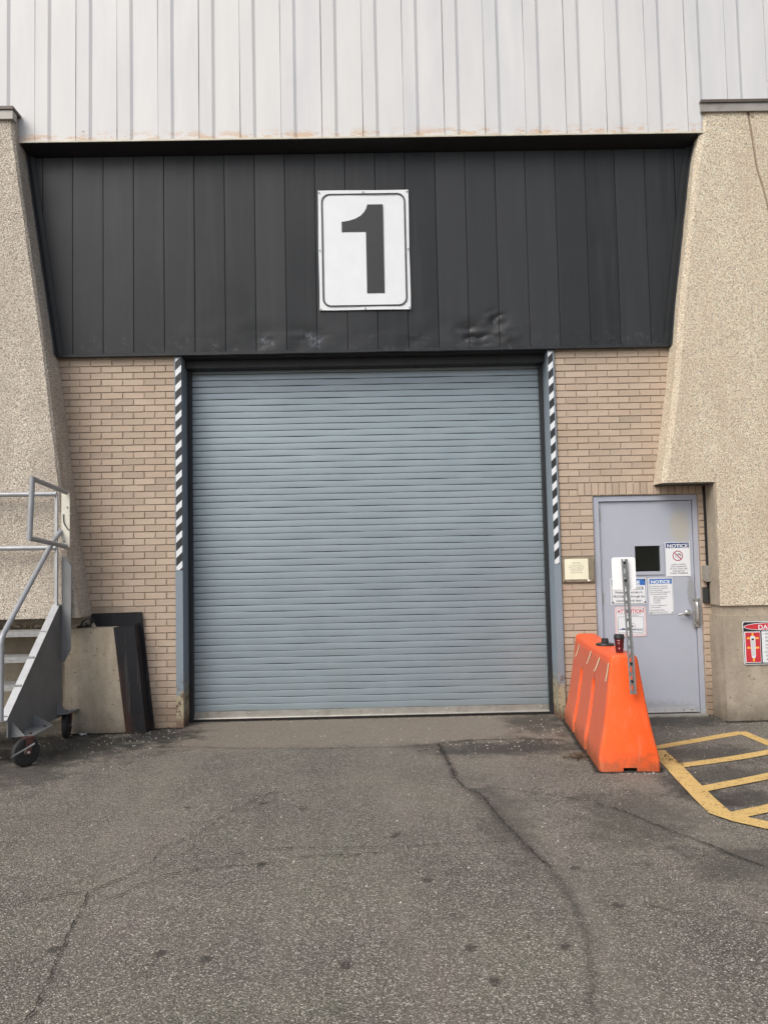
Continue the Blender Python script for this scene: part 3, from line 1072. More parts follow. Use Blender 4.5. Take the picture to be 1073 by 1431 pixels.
for i in range(26):
    x = -3.95 + i * .05 + random.uniform(-.02, .02)
    s_ = random.uniform(.012, .03)
    m = MB()
    q = [(x + random.uniform(-s_, s_) * 1.5, -.19 + random.uniform(-s_, s_), 1.03 + random.uniform(-s_, s_)) for _ in range(10)]
    bm = bmesh.new()
    for p in q:
        bm.verts.new(p)
    bmesh.ops.convex_hull(bm, input=bm.verts)
    me_v = [tuple(v.co) for v in bm.verts]
    bm.verts.index_update()
    m.add(me_v, [tuple(v.index for v in f.verts) for f in bm.faces])
    bm.free()
    if i == 0:
        allm = MB()
    allm.add(m.v, m.f)
stuff(allm.build('mortar_rubble', MAT['concrete'], fl))

# block beside the shutter, with its steel edge plate
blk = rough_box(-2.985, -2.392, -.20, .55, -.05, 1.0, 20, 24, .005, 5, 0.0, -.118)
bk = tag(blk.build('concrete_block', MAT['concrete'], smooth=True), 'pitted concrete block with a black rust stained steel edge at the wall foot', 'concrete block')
# steel angle: front strip, flank and the tall back plate
def slant(xb, xt, z0, z1):
    return (xb, z0), (xt, z1)
MB().prism([(-2.398, -.02), (-2.205, -.02), (-2.318, 1.015), (-2.516, 1.003)], -.212, -.196).build('steel_corner', MAT['plate'], bk)
m = MB()
m.add([(-2.2035, -.212, -.02), (-2.3165, -.212, 1.016), (-2.2035, -.046, -.02), (-2.3165, -.046, 1.03), (-2.2235, -.195, -.02), (-2.3365, -.195, 1.01), (-2.2235, -.046, -.02), (-2.3365, -.046, 1.02)],
      [(0, 2, 3, 1), (4, 5, 7, 6), (0, 1, 5, 4), (2, 6, 7, 3), (1, 3, 7, 5)])
m.build('steel_flank', MAT['plate'], bk)
MB().prism([(-2.80, .985), (-2.318, .985), (-2.21, -.02), (-2.178, -.02), (-2.300, 1.135), (-2.78, 1.128)], -.045, -.012).build('back_plate', MAT['plate'], bk)
# loose cable tangle on the block
MB().tube([(-2.82, -.22, 1.02), (-2.80, -.25, 1.06), (-2.76, -.26, 1.09), (-2.72, -.24, 1.10), (-2.70, -.22, 1.06), (-2.735, -.23, 1.03), (-2.77, -.25, 1.05)], .009, 7).build('old_cable', MAT['rail'], bk, smooth=True)

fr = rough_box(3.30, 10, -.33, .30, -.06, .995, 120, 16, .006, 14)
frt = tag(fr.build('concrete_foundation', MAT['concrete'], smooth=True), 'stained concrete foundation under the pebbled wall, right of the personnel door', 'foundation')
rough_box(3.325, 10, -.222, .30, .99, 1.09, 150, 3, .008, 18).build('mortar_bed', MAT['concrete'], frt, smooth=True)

# ---- charcoal metal fascia
fz0, fz1 = 3.705, 5.728
fa = thing('metal_fascia', 'charcoal metal panel fascia above the shutter, dented along its lower edge', 'fascia', (0, -.04, fz0))
dents = [(-1.08, 3.83, .13, .11, .011), (-.60, 3.85, .20, .10, .011),
         (.98, 3.86, .13, .11, .034), (1.26, 3.98, .12, .10, .030), (1.33, 3.83, .15, .11, -.022), (1.15, 3.80, .16, .08, .026), (.45, 3.79, .16, .07, .010)]
def dent(x, z):
    y = 0
    for cx, cz, rx, rz, a in dents:
        u = ((x - cx) / rx) ** 2 + ((z - cz) / rz) ** 2
        if u < 5:
            crease = .5 - abs(mnoise.noise((x * 7 + cx, z * 11, 2))) * 1.6 - abs(mnoise.noise((x * 17, z * 15 + cx, 5))) * .3
            y += a * math.exp(-u * 1.3) * (.55 + .9 * crease)
    if z < 4.2 and -1.9 < x < 1.7:
        y += .006 * mnoise.noise((x * 4.5, z * 7, 1)) * (4.2 - z) / .5
    return y
seams = [-2.972 + .30515 * i for i in range(-2, 22)]
for a, b in zip(seams, seams[1:]):
    nx, nz = 12, 100
    V, F = [], []
    US = [0, .012, .03, .08, .15, .22, .29, .36, .43, .5, .57, .64, .71, .78, .85, .92, .97, .988, 1]
    nx = len(US) - 1
    tilt = random.uniform(-.004, .005)
    nrow = 0
    for j in range(nz + 1):
        z = fz0 + (fz1 - fz0) * (j / nz) ** 1.35
        xa = max(a + .001, lerp_poly(EDGE_L, z) - .02)
        xb = min(b - .001, lerp_poly(EDGE_R, z) + .02)
        if xb - xa < .006:
            continue
        nrow += 1
        for u in US:
            x = xa + (xb - xa) * u
            e = min(u, 1 - u) * (b - a)
            lip = .0045 * max(0, 1 - e / .004)
            V.append((x, -.04 + lip + tilt * u + .0012 * mnoise.noise((x * 3, z * 1.5, a)) + dent(x, z), z))
    nz = nrow - 1
    for j in range(nz):
        for i in range(nx):
            q = (j * (nx + 1) + i, j * (nx + 1) + i + 1, (j + 1) * (nx + 1) + i + 1, (j + 1) * (nx + 1) + i)
            if abs(V[q[0]][0] - V[q[1]][0]) + abs(V[q[2]][0] - V[q[3]][0]) > 1e-5:
                F.append(q)
    if not F:
        continue
    m = MB().add(V, F)
    m.build('panel', MAT['fascia'], fa, smooth=True, fix=False)
# bottom drip lip, soffit return over the shutter, backing, side trims, sloping top soffit
lip = MB()
n = 60
V, F = [], []
for i in range(n + 1):
    x = -3.15 + (3.03 + 3.15) * i / n
    dz = .006 * mnoise.noise((x * 2.2, 5, 0)) if -1.9 < x < 1.7 else 0
    d = dent(x, 3.72) * .6
    V += [(x, -.046 + d, 3.705 + .004), (x, -.060 + d, 3.700), (x, -.060 + d, 3.675 + dz), (x, -.02, 3.672 + dz)]
    if i:
        o, p = (i - 1) * 4, i * 4
        F += [(o, o + 1, p + 1, p), (o + 1, o + 2, p + 2, p + 1), (o + 2, o + 3, p + 3, p + 2)]
lip.add(V, F).build('drip_edge', MAT['fascia'], fa, smooth=True)
MB().box(-3.7, 3.6, .06, .09, 3.73, 5.80).build('backing', MAT['soffit'], fa)
MB().box(-1.96, 1.85, .002, .34, 3.665, 3.72).build('lintel', MAT['soffit'], fa)
MB().box(-1.893, 1.773, .13, .285, 3.585, 3.6645).build('header_shade_box', MAT['rail'], fa)  # dark box added to stand in for the shade above the slats
for e, s in ((EDGE_L, 1), (EDGE_R, -1)):
    V, F = [], []
    for i, z in enumerate(np.linspace(5.74, 3.68, 14)):
        x = lerp_poly(e, z)
        V += [(x - s * .005, -.115, z), (x + s * .012, -.110, z), (x + s * .022, -.050, z), (x + s * .065, -.049, z)]
        if i:
            o, p = (i - 1) * 4, i * 4
            F += [(o, o + 1, p + 1, p), (o + 1, o + 2, p + 2, p + 1), (o + 2, o + 3, p + 3, p + 2)]
    MB().add(V, F).build('side_trim', MAT['fascia'], fa, fix=False)
MB().add([(-3.75, -.245, 5.784), (3.6, -.245, 5.784), (3.6, .05, 5.722), (-3.75, .05, 5.722)], [(0, 1, 2, 3)]).build('soffit', MAT['soffit'], fa)

# ---- white ribbed siding
sd = thing('metal_siding', 'white ribbed metal siding with rust along its bottom edge, above the black fascia', 'siding', (0, -.24, 5.79))
PER = .4056
xs = -3.277 - 15 * PER
prof = [(0.002, .012), (.004, .0), (.128, -.001), (.158, .012), (.165, .012), (.404, .001), (.405, .012)]
SZ0, SZ1 = 5.79, 9.6
for kpan in range(46):
    x0 = xs + kpan * PER
    rnd = random.Random(kpan)
    V, F = [], []
    zz = [SZ0, SZ0 + .05, 6.4, 7.1, 8.2, SZ1]
    for j, z in enumerate(zz):
        for (u, d) in prof:
            w = .0015 * math.sin(z * 1.7 + kpan * 2.1) if 0 < j else 0
            V.append((x0 + u + w, -.24 + d + .0015 * math.sin(z * 2.3 + kpan * 1.3 + u * 5), z))
    m = len(prof)
    for j in range(len(zz) - 1):
        for i in range(m - 1):
            F.append((j * m + i, j * m + i + 1, (j + 1) * m + i + 1, (j + 1) * m + i))
    MB().add(V, F).build('panel', MAT['siding'], sd, fix=False)
MB().box(-10, 10, -.19, .75, 5.83, 9.6).build('backing', MAT['core'], sd)
MB().box(-3.75, 3.55, -.2445, -.19, 5.782, 5.7965).build('base_trim', plain("stained_cream_trim", (.52, .49, .40), .5, 0, .2, 8), sd)

# ---- number sign
ns = thing('number_sign', 'large white sign with a bold black 1, fixed on the charcoal fascia', 'sign', (-.045, -.065, 4.1))
x0, x1, z0, z1 = -.502, .411, 4.102, 5.332
V, F = [], []
for j in range(9):
    for i in range(7):
        u, v = i / 6, j / 8
        V.append((x0 + (x1 - x0) * u + .002 * math.sin(v * 9), -.058 + .003 * math.sin(u * 7 + v * 3), z0 + (z1 - z0) * v + .004 * (1 - u)))
for j in range(8):
    for i in range(6):
        F.append((j * 7 + i, j * 7 + i + 1, (j + 1) * 7 + i + 1, (j + 1) * 7 + i))
face = MB().add(V, F).build('face', MAT['white'], ns, smooth=True, fix=False)
MB().box(x0 + .001, x1 - .001, -.0545, -.046, z0 + .001, z1 - .001).build('back_plate', MAT['alu'], ns)
o_ = rrect(x0 + .032, x1 - .032, z0 + .035, z1 - .033, .085)
i_ = rrect(x0 + .047, x1 - .047, z0 + .050, z1 - .048, .072)
ring(MB(), o_, i_, -.0645).build('border', MAT['black'], ns, fix=False)
sx = (x1 - x0) / 850.0
sz = (z1 - z0) / 1120.0
def spx(px, py):
    return (x0 + (px - 103) * sx, z1 - (py - 112) * sz)
one = [spx(565, 248), spx(712, 248), spx(712, 1078), spx(548, 1078), spx(548, 503), spx(322, 503), spx(322, 408)]
one += [spx(390, 398), spx(450, 380), spx(500, 353), spx(535, 318), spx(556, 282)]
MB().add([(a, -.0645, b) for a, b in one], [tuple(range(len(one)))]).build('numeral', MAT['black'], ns, fix=False)
for u in (.012, .5, .985):
    for v in (.012, .5, .985):
        if u == .5 and v == .5:
            continue
        MB().lathe([(.008, 0), (.008, -.004), (.004, -.006)], (x0 + (x1 - x0) * u, -.063, z0 + (z1 - z0) * v), 'Y', 10).build('screw', MAT['galv'], ns)

# ================================================================== ROLL-UP SHUTTER
sh = thing('roll_up_shutter', 'large closed blue grey roll-up shutter of horizontal slats', 'roll-up door', (-.05, .30, 0))
P0 = .0666
def slat_mesh(seed):
    rnd = random.Random(seed)
    prof = [(.020, -.0020), (.008, -.0008), (.0006, .0010), (-.0006, .0022), (-.0014, .014), (-.0014, .050), (-.0006, .0600), (.0012, .0622), (.008, .0632), (.020, .0634)]
    nX = 30
    wf_, ph_ = rnd.uniform(.55, .9), rnd.uniform(0, 6.28)
    V, F = [], []
    for i in range(nX + 1):
        x = -1.812 + 3.624 * i / nX
        dy = rnd.uniform(-.0012, .0012)
        dz = rnd.uniform(-.0005, .0005) + .0016 * math.sin(i * wf_ + ph_)
        for (y, z) in prof:
            V.append((x, y + dy, z - P0 / 2 + dz))
    m = len(prof)
    for i in range(nX):
        for k in range(m - 1):
            F.append((i * m + k, (i + 1) * m + k, (i + 1) * m + k + 1, i * m + k + 1))
    me = bpy.data.meshes.new('slat')
    me.from_pydata(V, [], F)
    me.materials.append(MAT['shutter'])
    me.shade_smooth()
    me.set_sharp_from_angle(angle=R(14))
    return me
slat_meshes = [slat_mesh(s) for s in range(8)]
for k in range(55):
    o = link('slat', slat_meshes[(k * 5) % 8], Vector((-.06, .30, .096 + P0 * (k + .5))), sh)
    o.rotation_euler = (random.gauss(0, .008), 0, 0)
bb = MB()
bb.mat(MAT['alu'])
bb.prism([(.285, .020), (.262, .020), (.258, .028), (.262, .034), (.296, .040), (.296, .094), (.318, .098), (.318, .020)], -1.862, 1.742, 'X')
bbo = bb.build('bottom_bar', None, sh)
for x in (-1.70, -1.30, -.62, .05, .70, 1.66):
    MB().lathe([(.008, 0), (.008, -.006), (.003, -.009)], (x, .2955, .068 + random.uniform(-.006, .006)), 'Y', 8).build('bolt', MAT['steel'], bbo)
MB().box(-1.86, 1.74, .27, .315, -.002, .0205).build('rubber_seal', MAT['tyre'], sh)
for a, b in ((-1.915, -1.858), (1.738, 1.79)):
    m = MB()
    m.box(a, b, .225, .29, -.01, 3.70)
    m.box(a - .01 if a < 0 else b - .002, a + .012 if a < 0 else b + .012, .20, .34, -.01, 3.70)
    m.build('guide_rail', MAT['rail'], sh)
MB().box(-1.92, 1.80, .335, .42, 0, 3.72).build('back_curtain', MAT['rail'], sh)

# ---- steel jambs with hazard tape
def jamb(xo, xi, label, zlo, rise):
    s = 1 if xi > xo else -1
    t = thing('steel_jamb', label, 'door jamb', ((xo + xi) / 2, 0, 0), 'steel jambs of the shutter')
    m = MB()
    a, b = min(xo, xi), max(xo, xi)
    m.prism([(xo, -.022), (xi, -.022), (xi, .30), (xi - s * .012, .30), (xi - s * .012, -.012), (xo, -.012)], -.02, 3.668, 'Z')
    m.build('channel', MAT['jamb'], t)
    e0, e1 = (a + .010, b - .002) if s > 0 else (a + .004, b - .016)
    tape = MB().mat(MAT['black'])
    tape.box(e0, e1, -.0245, -.0225, zlo, 3.655)
    to = tape.build('hazard_tape', None, t)
    w = e1 - e0
    z = zlo - .03
    while z < 3.655:
        lo = [(e0, z), (e1, z + w), (e1, z + w + .066), (e0, z + .066)]
        # clip to the tape
        P = []
        for cl in (lambda q: q[1] - zlo - .001, lambda q: 3.653 - q[1]):
            P = []
            for i in range(len(lo)):
                p, q = lo[i], lo[(i + 1) % len(lo)]
                dp, dq = cl(p), cl(q)
                if dp >= 0:
                    P.append(p)
                if dp * dq < 0:
                    k_ = dp / (dp - dq)
                    P.append((p[0] + (q[0] - p[0]) * k_, p[1] + (q[1] - p[1]) * k_))
            lo = P
            if len(lo) < 3:
                break
        if len(lo) >= 3:
            MB().add([(u, -.0258, v) for u, v in lo], [tuple(range(len(lo)))]).build('stripe', MAT['white'], to, fix=False)
        z += .1505
    return t
jamb(-1.966, -1.895, 'blue grey steel jamb with striped hazard tape, beside the concrete block', 1.535, .05)
jamb(1.842, 1.775, 'blue grey steel jamb with striped hazard tape, beside the orange barrier', 1.52, .05)

# ================================================================== PERSONNEL DOOR
pd = thing('personnel_door', 'pale grey blue steel door with a small dark window, in the right brick wall', 'door', (2.715, .03, 0))
fr_ = MB()
fr_.box(2.189, 2.247, .022, .20, -.01, 2.186)
fr_.box(3.190, 3.236, .022, .20, -.01, 2.186)
fr_.box(2.2475, 3.1895, .022, .20, 2.134, 2.186)
fr_.box(2.247, 2.262, .060, .20, .0, 2.134)
fr_.box(3.176, 3.190, .060, .20, .0, 2.134)
fr_.build('frame', MAT['door'], pd)
WX0, WX1, WZ0, WZ1 = 2.598, 2.852, 1.425, 1.680
lf = MB()
lx0, lx1, lz0, lz1 = 2.2525, 3.1845, .028, 2.128
lf.box(lx0, WX0, .044, .085, lz0, lz1)
lf.box(WX0, WX1, .044, .085, lz0, WZ0)
lf.box(WX0, WX1, .044, .085, WZ1, lz1)
lf.box(WX1, lx1, .044, .085, lz0, lz1)
lf.build('leaf', MAT['door'], pd)
MB().box(2.24, 3.20, .17, .20, 0, 2.15).build('stop', MAT['rail'], pd)
wf = MB()
a, b, c, d = WX0 - .034, WX1 + .034, WZ0 - .034, WZ1 + .02
wf.prism([(a, c), (b, c), (b, WZ0), (a, WZ0)], .034, .044)
wf.prism([(a, WZ1), (b, WZ1), (b, d), (a, d)], .034, .044)
wf.prism([(a, WZ0), (WX0, WZ0), (WX0, WZ1), (a, WZ1)], .034, .044)
wf.prism([(WX1, WZ0), (b, WZ0), (b, WZ1), (WX1, WZ1)], .034, .044)
win = wf.build('window', MAT['door'], pd)
MB().box(WX0 + .0005, WX1 - .0005, .060, .068, WZ0 + .0005, WZ1 - .0005).build('pane', MAT['glass'], win)
for z in (2.00, 1.165, .30):
    m = MB()
    m.lathe([(.0085, -.055), (.0085, .055)], (2.2495, .034, z), 'Z', 10)
    m.box(2.2525, 2.272, .0405, .0435, z - .055, z + .055)
    m.build('hinge', MAT['steel'], pd, smooth=True)
sw = MB().box(2.30, 3.150, .034, .0435, .030, .078)
swo = sw.build('door_sweep', MAT['angle'], pd)
for x in (2.40, 2.62, 2.84, 3.02, 3.10):
    MB().lathe([(.005, 0), (.005, -.004)], (x, .0335, .054), 'Y', 8).build('screw', MAT['rail'], swo)
MB().box(2.20, 3.23, -.05, .16, -.01, .018).build('threshold', MAT['alu'], pd)
# latch guard plate, pull and lever
lp = MB()
lp.bbox(3.148, 3.222, .010, .0215, .862, 1.150, .003)
lpo = lp.build('latch_guard', MAT['steel'], pd)
MB().lathe([(.012, .905), (.019, .915), (.021, .95), (.021, 1.07), (.018, 1.10), (.010, 1.112)], (3.188, -.002, 0), 'Z', 14).build('pull_grip', MAT['steel'], lpo, smooth=True)
for (x, z) in ((3.163, 1.13), (3.207, 1.13), (3.163, .885), (3.207, .885)):
    MB().lathe([(.006, 0), (.005, -.003)], (x, .0098, z), 'Y', 8).build('screw', MAT['rail'], lpo)
hd = MB()
hd.lathe([(.034, .044), (.034, .030), (.028, .020), (.018, .012), (.014, -.02), (.016, -.028)], (3.098, 0, 1.008), 'Y', 18)
hd.tube([(3.098, -.018, 1.008), (3.07, -.022, 1.006), (3.03, -.02, 1.000), (2.995, -.012, .993)], .0115, 8)
hd.build('lever_handle', MAT['steel'], pd, smooth=True)

# ---- signs on the door
def sheet(name, label, x0, x1, z0, z1, y, rot=0.0, mat=None, r=.012, thick=.003, group=None):
    t = thing(name, label, 'sign', ((x0 + x1) / 2, y, (z0 + z1) / 2), group)
    MB().prism(rrect(x0, x1, z0, z1, r, 4), y - thick, y).build('face', mat or MAT['white'], t)
    return t
DY = .0435
# gun notice
s1 = sheet('notice_sign', 'white notice with a navy header and a red prohibition circle, right of the door window', 2.906, 3.152, 1.370, 1.712, .0425, r=.004)
fy = .0425 - .003 - .0006
MB().box(2.912, 3.143, fy, fy + .0005, 1.653, 1.706).build('header', MAT['navy'], s1)
text('NOTICE', 3.0275, fy - .0006, 1.6975, .205, .036, MAT['white'], s1, bold=.04)
cx, cz = 3.028, 1.575
m = MB()
ring(m, disc(32, .052, cx, cz), disc(32, .043, cx, cz), fy)
a = R(135)
dx, dz = math.cos(a), math.sin(a)
m.add([(cx + dx * .046 + dz * .005, fy - .0004, cz + dz * .046 - dx * .005), (cx + dx * .046 - dz * .005, fy - .0004, cz + dz * .046 + dx * .005),
       (cx - dx * .046 - dz * .005, fy - .0004, cz - dz * .046 + dx * .005), (cx - dx * .046 + dz * .005, fy - .0004, cz - dz * .046 - dx * .005)], [(0, 1, 2, 3)])
m.build('prohibition_symbol', MAT['deepred'], s1, fix=False)
m = MB()
m.add([(cx - .002, fy - .0002, cz + .020), (cx + .022, fy - .0002, cz + .022), (cx + .028, fy - .0002, cz + .012), (cx + .004, fy - .0002, cz + .010)], [(0, 1, 2, 3)])
m.add([(cx + .022, fy - .0002, cz + .012), (cx + .031, fy - .0002, cz + .010), (cx + .033, fy - .0002, cz - .004), (cx + .024, fy - .0002, cz - .002)], [(0, 1, 2, 3)])
m.add([(cx - .030, fy - .0002, cz + .004), (cx - .022, fy - .0002, cz + .002), (cx - .016, fy - .0002, cz - .010), (cx - .022, fy - .0002, cz - .008)], [(0, 1, 2, 3)])
m.add([(cx - .018, fy - .0002, cz - .010), (cx - .014, fy - .0002, cz - .012), (cx + .008, fy - .0002, cz - .030), (cx + .002, fy - .0002, cz - .028)], [(0, 1, 2, 3)])
m.build('weapon_symbol', MAT['textblack'], s1, fix=False)
for i, (tx, w) in enumerate([('GUNS, KNIVES', .14), ('AND WEAPONS', .155), ('OF ANY KIND ARE', .175), ('BANNED ON', .12), ('THESE PREMISES', .18)]):
    text(tx, 3.032, fy, 1.497 - i * .0218, w, .0135, MAT['textblack'], s1, bold=.01)
# truck door notice
s2 = sheet('notice_sign', 'blue headed notice about the truck door, half hidden behind the white sign back', 2.343, 2.702, 1.100, 1.362, .0432)
fy = .0432 - .003 - .0006
ring(MB(), rrect(2.353, 2.694, 1.108, 1.354, .008, 4), rrect(2.357, 2.690, 1.112, 1.350, .007, 4), fy).build('border', MAT['textblack'], s2, fix=False)
MB().box(2.358, 2.689, fy, fy + .0005, 1.290, 1.349).build('header', MAT['blue'], s2)
text('NOTICE', 2.516, fy - .0006, 1.341, .24, .040, MAT['white'], s2, bold=.05)
for i, (tx, w, h) in enumerate([('USE SOUTH DOOR', .30, .031), ('Pedestrian access is', .27, .024), ('PROHIBITED through the', .31, .024), ('oversized truck door.', .26, .024)]):
    text(tx, 2.524, fy, 1.279 - i * .0415, w, h, MAT['textblack'], s2, bold=.012)
for (x, z) in ((2.362, 1.124), (2.684, 1.124), (2.684, 1.340), (2.362, 1.340)):
    MB().lathe([(.008, 0), (.007, -.004)], (x, fy - .0005, z), 'Y', 10).build('screw', MAT['textblack'], s2)
# paragraph notice
s3 = sheet('notice_sign', 'tall cream notice with a pale blue header and a long paragraph, below the door window', 2.722, 2.968, .996, 1.358, .0432)
fy = .0432 - .003 - .0006
ring(MB(), rrect(2.729, 2.961, 1.003, 1.351, .010, 4), rrect(2.731, 2.959, 1.005, 1.349, .009, 4), fy).build('border', MAT['textblack'], s3, fix=False)
MB().box(2.734, 2.956, fy, fy + .0005, 1.298, 1.347).build('header', plain("pale_blue_print", (.045, .16, .44), .4, 0, .08), s3)
text('NOTICE', 2.842, fy - .0006, 1.338, .190, .031, MAT['white'], s3, bold=.05)
lines = [('All employees, contractors', 2.738), ('and visitors are required to', 2.738), ('wear the following', 2.738), ('Personal Protective Equipment', 2.738), ('when entering the facility:', 2.738), ('Reflective safety vests', 2.764), ('Safety glasses with', 2.764), ('side shields', 2.764), ('Long pants', 2.764),
         ('There is a telephone call', 2.738), ('in the entrance', 2.738), ('See attendant inside a', 2.738), ('Visitors must be escorted', 2.738)]
zz = 1.284
for i, (tx, xx) in enumerate(lines):
    text(tx, xx, fy, zz, None, .0115, MAT['textblack'], s3, align='LEFT', bold=.014, space=1.0)
    zz -= .0198 if i not in (4, 8, 10) else .0262
for (x, z) in ((2.952, 1.343), (2.738, 1.011), (2.952, 1.011)):
    MB().lathe([(.006, 0), (.005, -.003)], (x, fy - .0008, z), 'Y', 10).build('screw', MAT['textblack'], s3)
# attention sign
s4 = sheet('attention_sign', 'white sign with a red ATTENTION heading behind the steel post', 2.378, 2.686, .782, 1.076, .0432, r=.022)
fy = .0432 - .003 - .0006
ring(MB(), rrect(2.379, 2.685, .783, 1.075, .021, 4), rrect(2.386, 2.678, .790, 1.068, .016, 4), fy).build('border', MAT['pink'], s4, fix=False)
ring(MB(), rrect(2.392, 2.672, .796, 1.062, .014, 4), rrect(2.394, 2.670, .798, 1.060, .013, 4), fy).build('inner_border', MAT['deepred'], s4, fix=False)
text('ATTENTION', 2.532, fy, 1.056, .262, .036, MAT['red'], s4, bold=.03)
text('ALL VISITORS AND DRIVERS MUST', 2.532, fy, 1.011, .225, .0085, MAT['textblack'], s4)
text('REPORT TO RECEPTION', 2.552, fy, .996, .12, .0085, MAT['textblack'], s4)
ring(MB(), rrect(2.404, 2.660, .820, .980, .014, 4), rrect(2.4065, 2.6575, .8225, .9775, .013, 4), fy).build('box_outline', MAT['textblack'], s4, fix=False)
ring(MB(), disc(24, .032, 2.548, .884), disc(24, .0295, 2.548, .884), fy).build('round_logo', MAT['textblack'], s4, fix=False)
MB().add([(2.532, fy - .0002, .884), (2.548, fy - .0002, .891), (2.566, fy - .0002, .885), (2.548, fy - .0002, .876)], [(0, 1, 2, 3)]).build('logo_mark', MAT['textblack'], s4, fix=False)
m = MB()
m.add([(2.412, fy, .852), (2.500, fy, .848), (2.652, fy, .852), (2.652, fy, .857), (2.500, fy, .857), (2.448, fy, .868), (2.438, fy, .858), (2.412, fy, .857)], [tuple(range(8))])
m.build('blue_stripe', MAT['navy'], s4, fix=False)
text('SECURITY  SERVICES', 2.585, fy, .847, .13, .010, MAT['navy'], s4)
text('THESE PREMISES ARE MONITORED 24 HOURS', 2.54, fy, .812, .23, .007, MAT['deepred'], s4)
MB().lathe([(.006, 0), (.005, -.003)], (2.664, fy - .001, 1.054), 'Y', 10).build('screw', MAT['textblack'], s4)

# ---- small fittings on the brick
pq = thing('notice_plaque', 'cream notice on a weathered backing board, on brick left of the door', 'sign', (2.01, -.02, 1.458))
MB().bbox(1.856, 2.170, -.022, -.004, 1.335, 1.584, .003).build('backing_board', MAT['taupe'], pq)
MB().box(1.876, 2.110, -.0265, -.0225, 1.362, 1.566).build('paper', MAT['cream'], pq)
text('NOTICE', 1.990, -.0272, 1.536, .078, .018, MAT['greytext'], pq)
for i, (tx, w) in enumerate([('ALL PERSONS MUST', .13), ('REPORT TO SECURITY ON', .155), ('ENTERING PREMISES', .135), ('THROUGH THIS DOOR', .11), ('MAINTENANCE DIVISION', .12)]):
    text(tx, 1.992, -.0272, 1.508 - i * .018, w, .011, MAT['greytext'], pq)
for (x, z) in ((1.873, 1.570), (1.878, 1.346), (2.155, 1.350)):
    MB().lathe([(.006, 0), (.005, -.004)], (x, -.0225, z), 'Y', 8).build('screw', MAT['rail'], pq)
MB().add([(2.095, -.0268, 1.362), (2.112, -.0268, 1.362), (2.128, -.030, 1.346), (2.100, -.028, 1.340)], [(0, 1, 2, 3)]).build('torn_corner', MAT['cream'], pq, fix=False)

eb = thing('electrical_box', 'small stained metal box with an open front, on brick right of the door', 'junction box', (3.30, -.04, 1.39))
m = MB()
m.prism([(3.250, 1.318), (3.345, 1.322), (3.342, 1.470), (3.248, 1.475)], -.075, .0)
m.prism([(3.252, 1.314), (3.350, 1.316), (3.352, 1.322), (3.252, 1.321)], -.080, -.070)
m.build('casing', MAT['box'], eb)
MB().prism([(3.250, 1.330), (3.276, 1.330), (3.300, 1.395), (3.312, 1.472), (3.249, 1.472)], -.0785, -.0755).build('bent_cover', MAT['coping'], eb)
MB().lathe([(.009, -.0745), (.009, -.080)], (3.314, 0, 1.412), 'Y', 10).build('knockout', MAT['rail'], eb)
cr = MB()
cr.prism(rrect(3.243, 3.290, 1.100, 1.256, .008, 3), -.034, .002)
cr.prism(rrect(3.248, 3.285, 1.112, 1.245, .006, 3), -.038, -.0335)
tag(cr.build('card_reader', MAT['reader']), 'narrow black card reader on the brick right of the door handle', 'card reader')

# rough grey reveal and underside of the notch over the door
rv = rough_box(3.305, 3.322, -.246, .0, 1.09, 2.279, 2, 30, .004, 41)
rv.build('reveal', MAT['concrete'], rw, smooth=True)
rv = rough_box(2.81, 3.322, -.246, .0, 2.272, 2.2845, 14, 2, .002, 44)
rv.add([(2.81, -.246, 2.2715), (3.322, -.246, 2.2715), (3.322, .0, 2.2715), (2.81, .0, 2.2715)], [(0, 1, 2, 3)])
rv.build('notch_soffit', MAT['notch_shade'], rw)  # underside coloured dark for the notch's shade, plus dirt
# dark strip painting in the shadowed gap in the corner beside the notch
m = MB()
m.box(3.290, 3.3035, -.022, .0, 1.10, 2.262)
m.box(3.2965, 3.3035, -.034, -.0225, 1.10, 2.262)
cdt = tag(m.build('corner_gap_shade', MAT['rail']), 'thin dark strip standing in for the shadowed gap between brick and pebbled wall', 'shade_strip')

# ---- danger sign at the right edge
dg = sheet('danger_sign', 'red and black danger sign with a truck diagram, on the right concrete foundation', 3.474, 4.02, .532, .938, -.343, r=.022, thick=.004)
fy = -.343 - .004 - .0006
MB().prism(rrect(3.480, 4.014, .538, .932, .018, 4), fy, fy + .0004).build('black_field', MAT['black'], dg)
MB().box(3.652, 4.004, fy - .0009, fy - .0006, .548, .842).build('white_field', MAT['white'], dg)
ell = [(3.747 + .264 * math.cos(t), .888 + .038 * math.sin(t)) for t in [2 * math.pi * i / 48 for i in range(48)]]
el2 = [(3.747 + .256 * math.cos(t), .888 + .032 * math.sin(t)) for t in [2 * math.pi * i / 48 for i in range(48)]]
MB().add([(a, fy - .0009, b) for a, b in ell], [tuple(range(48))]).build('oval_outline', MAT['white'], dg, fix=False)
MB().add([(a, fy - .0015, b) for a, b in el2], [tuple(range(48))]).build('oval', MAT['red'], dg, fix=False)
text('DANGER', 3.752, fy - .0021, .910, .26, .043, MAT['white'], dg, bold=.03)
MB().prism(rrect(3.486, 3.640, .548, .842, .006, 3), fy - .0009, fy - .0006).build('diagram_outline', MAT['white'], dg)
MB().box(3.496, 3.636, fy - .0015, fy - .0012, .554, .834).build('diagram_field', MAT['red'], dg)
tk = MB()
tk.mat(MAT['white']).add([(a, fy - .0021, b) for a, b in [(3.545, .800), (3.585, .800), (3.590, .770), (3.588, .610), (3.580, .592), (3.556, .592), (3.548, .610), (3.542, .770)]], [tuple(range(8))])
tk.mat(MAT['truckgrey']).add([(a, fy - .0025, b) for a, b in [(3.548, .755), (3.584, .755), (3.584, .612), (3.550, .612)]], [(0, 1, 2, 3)])
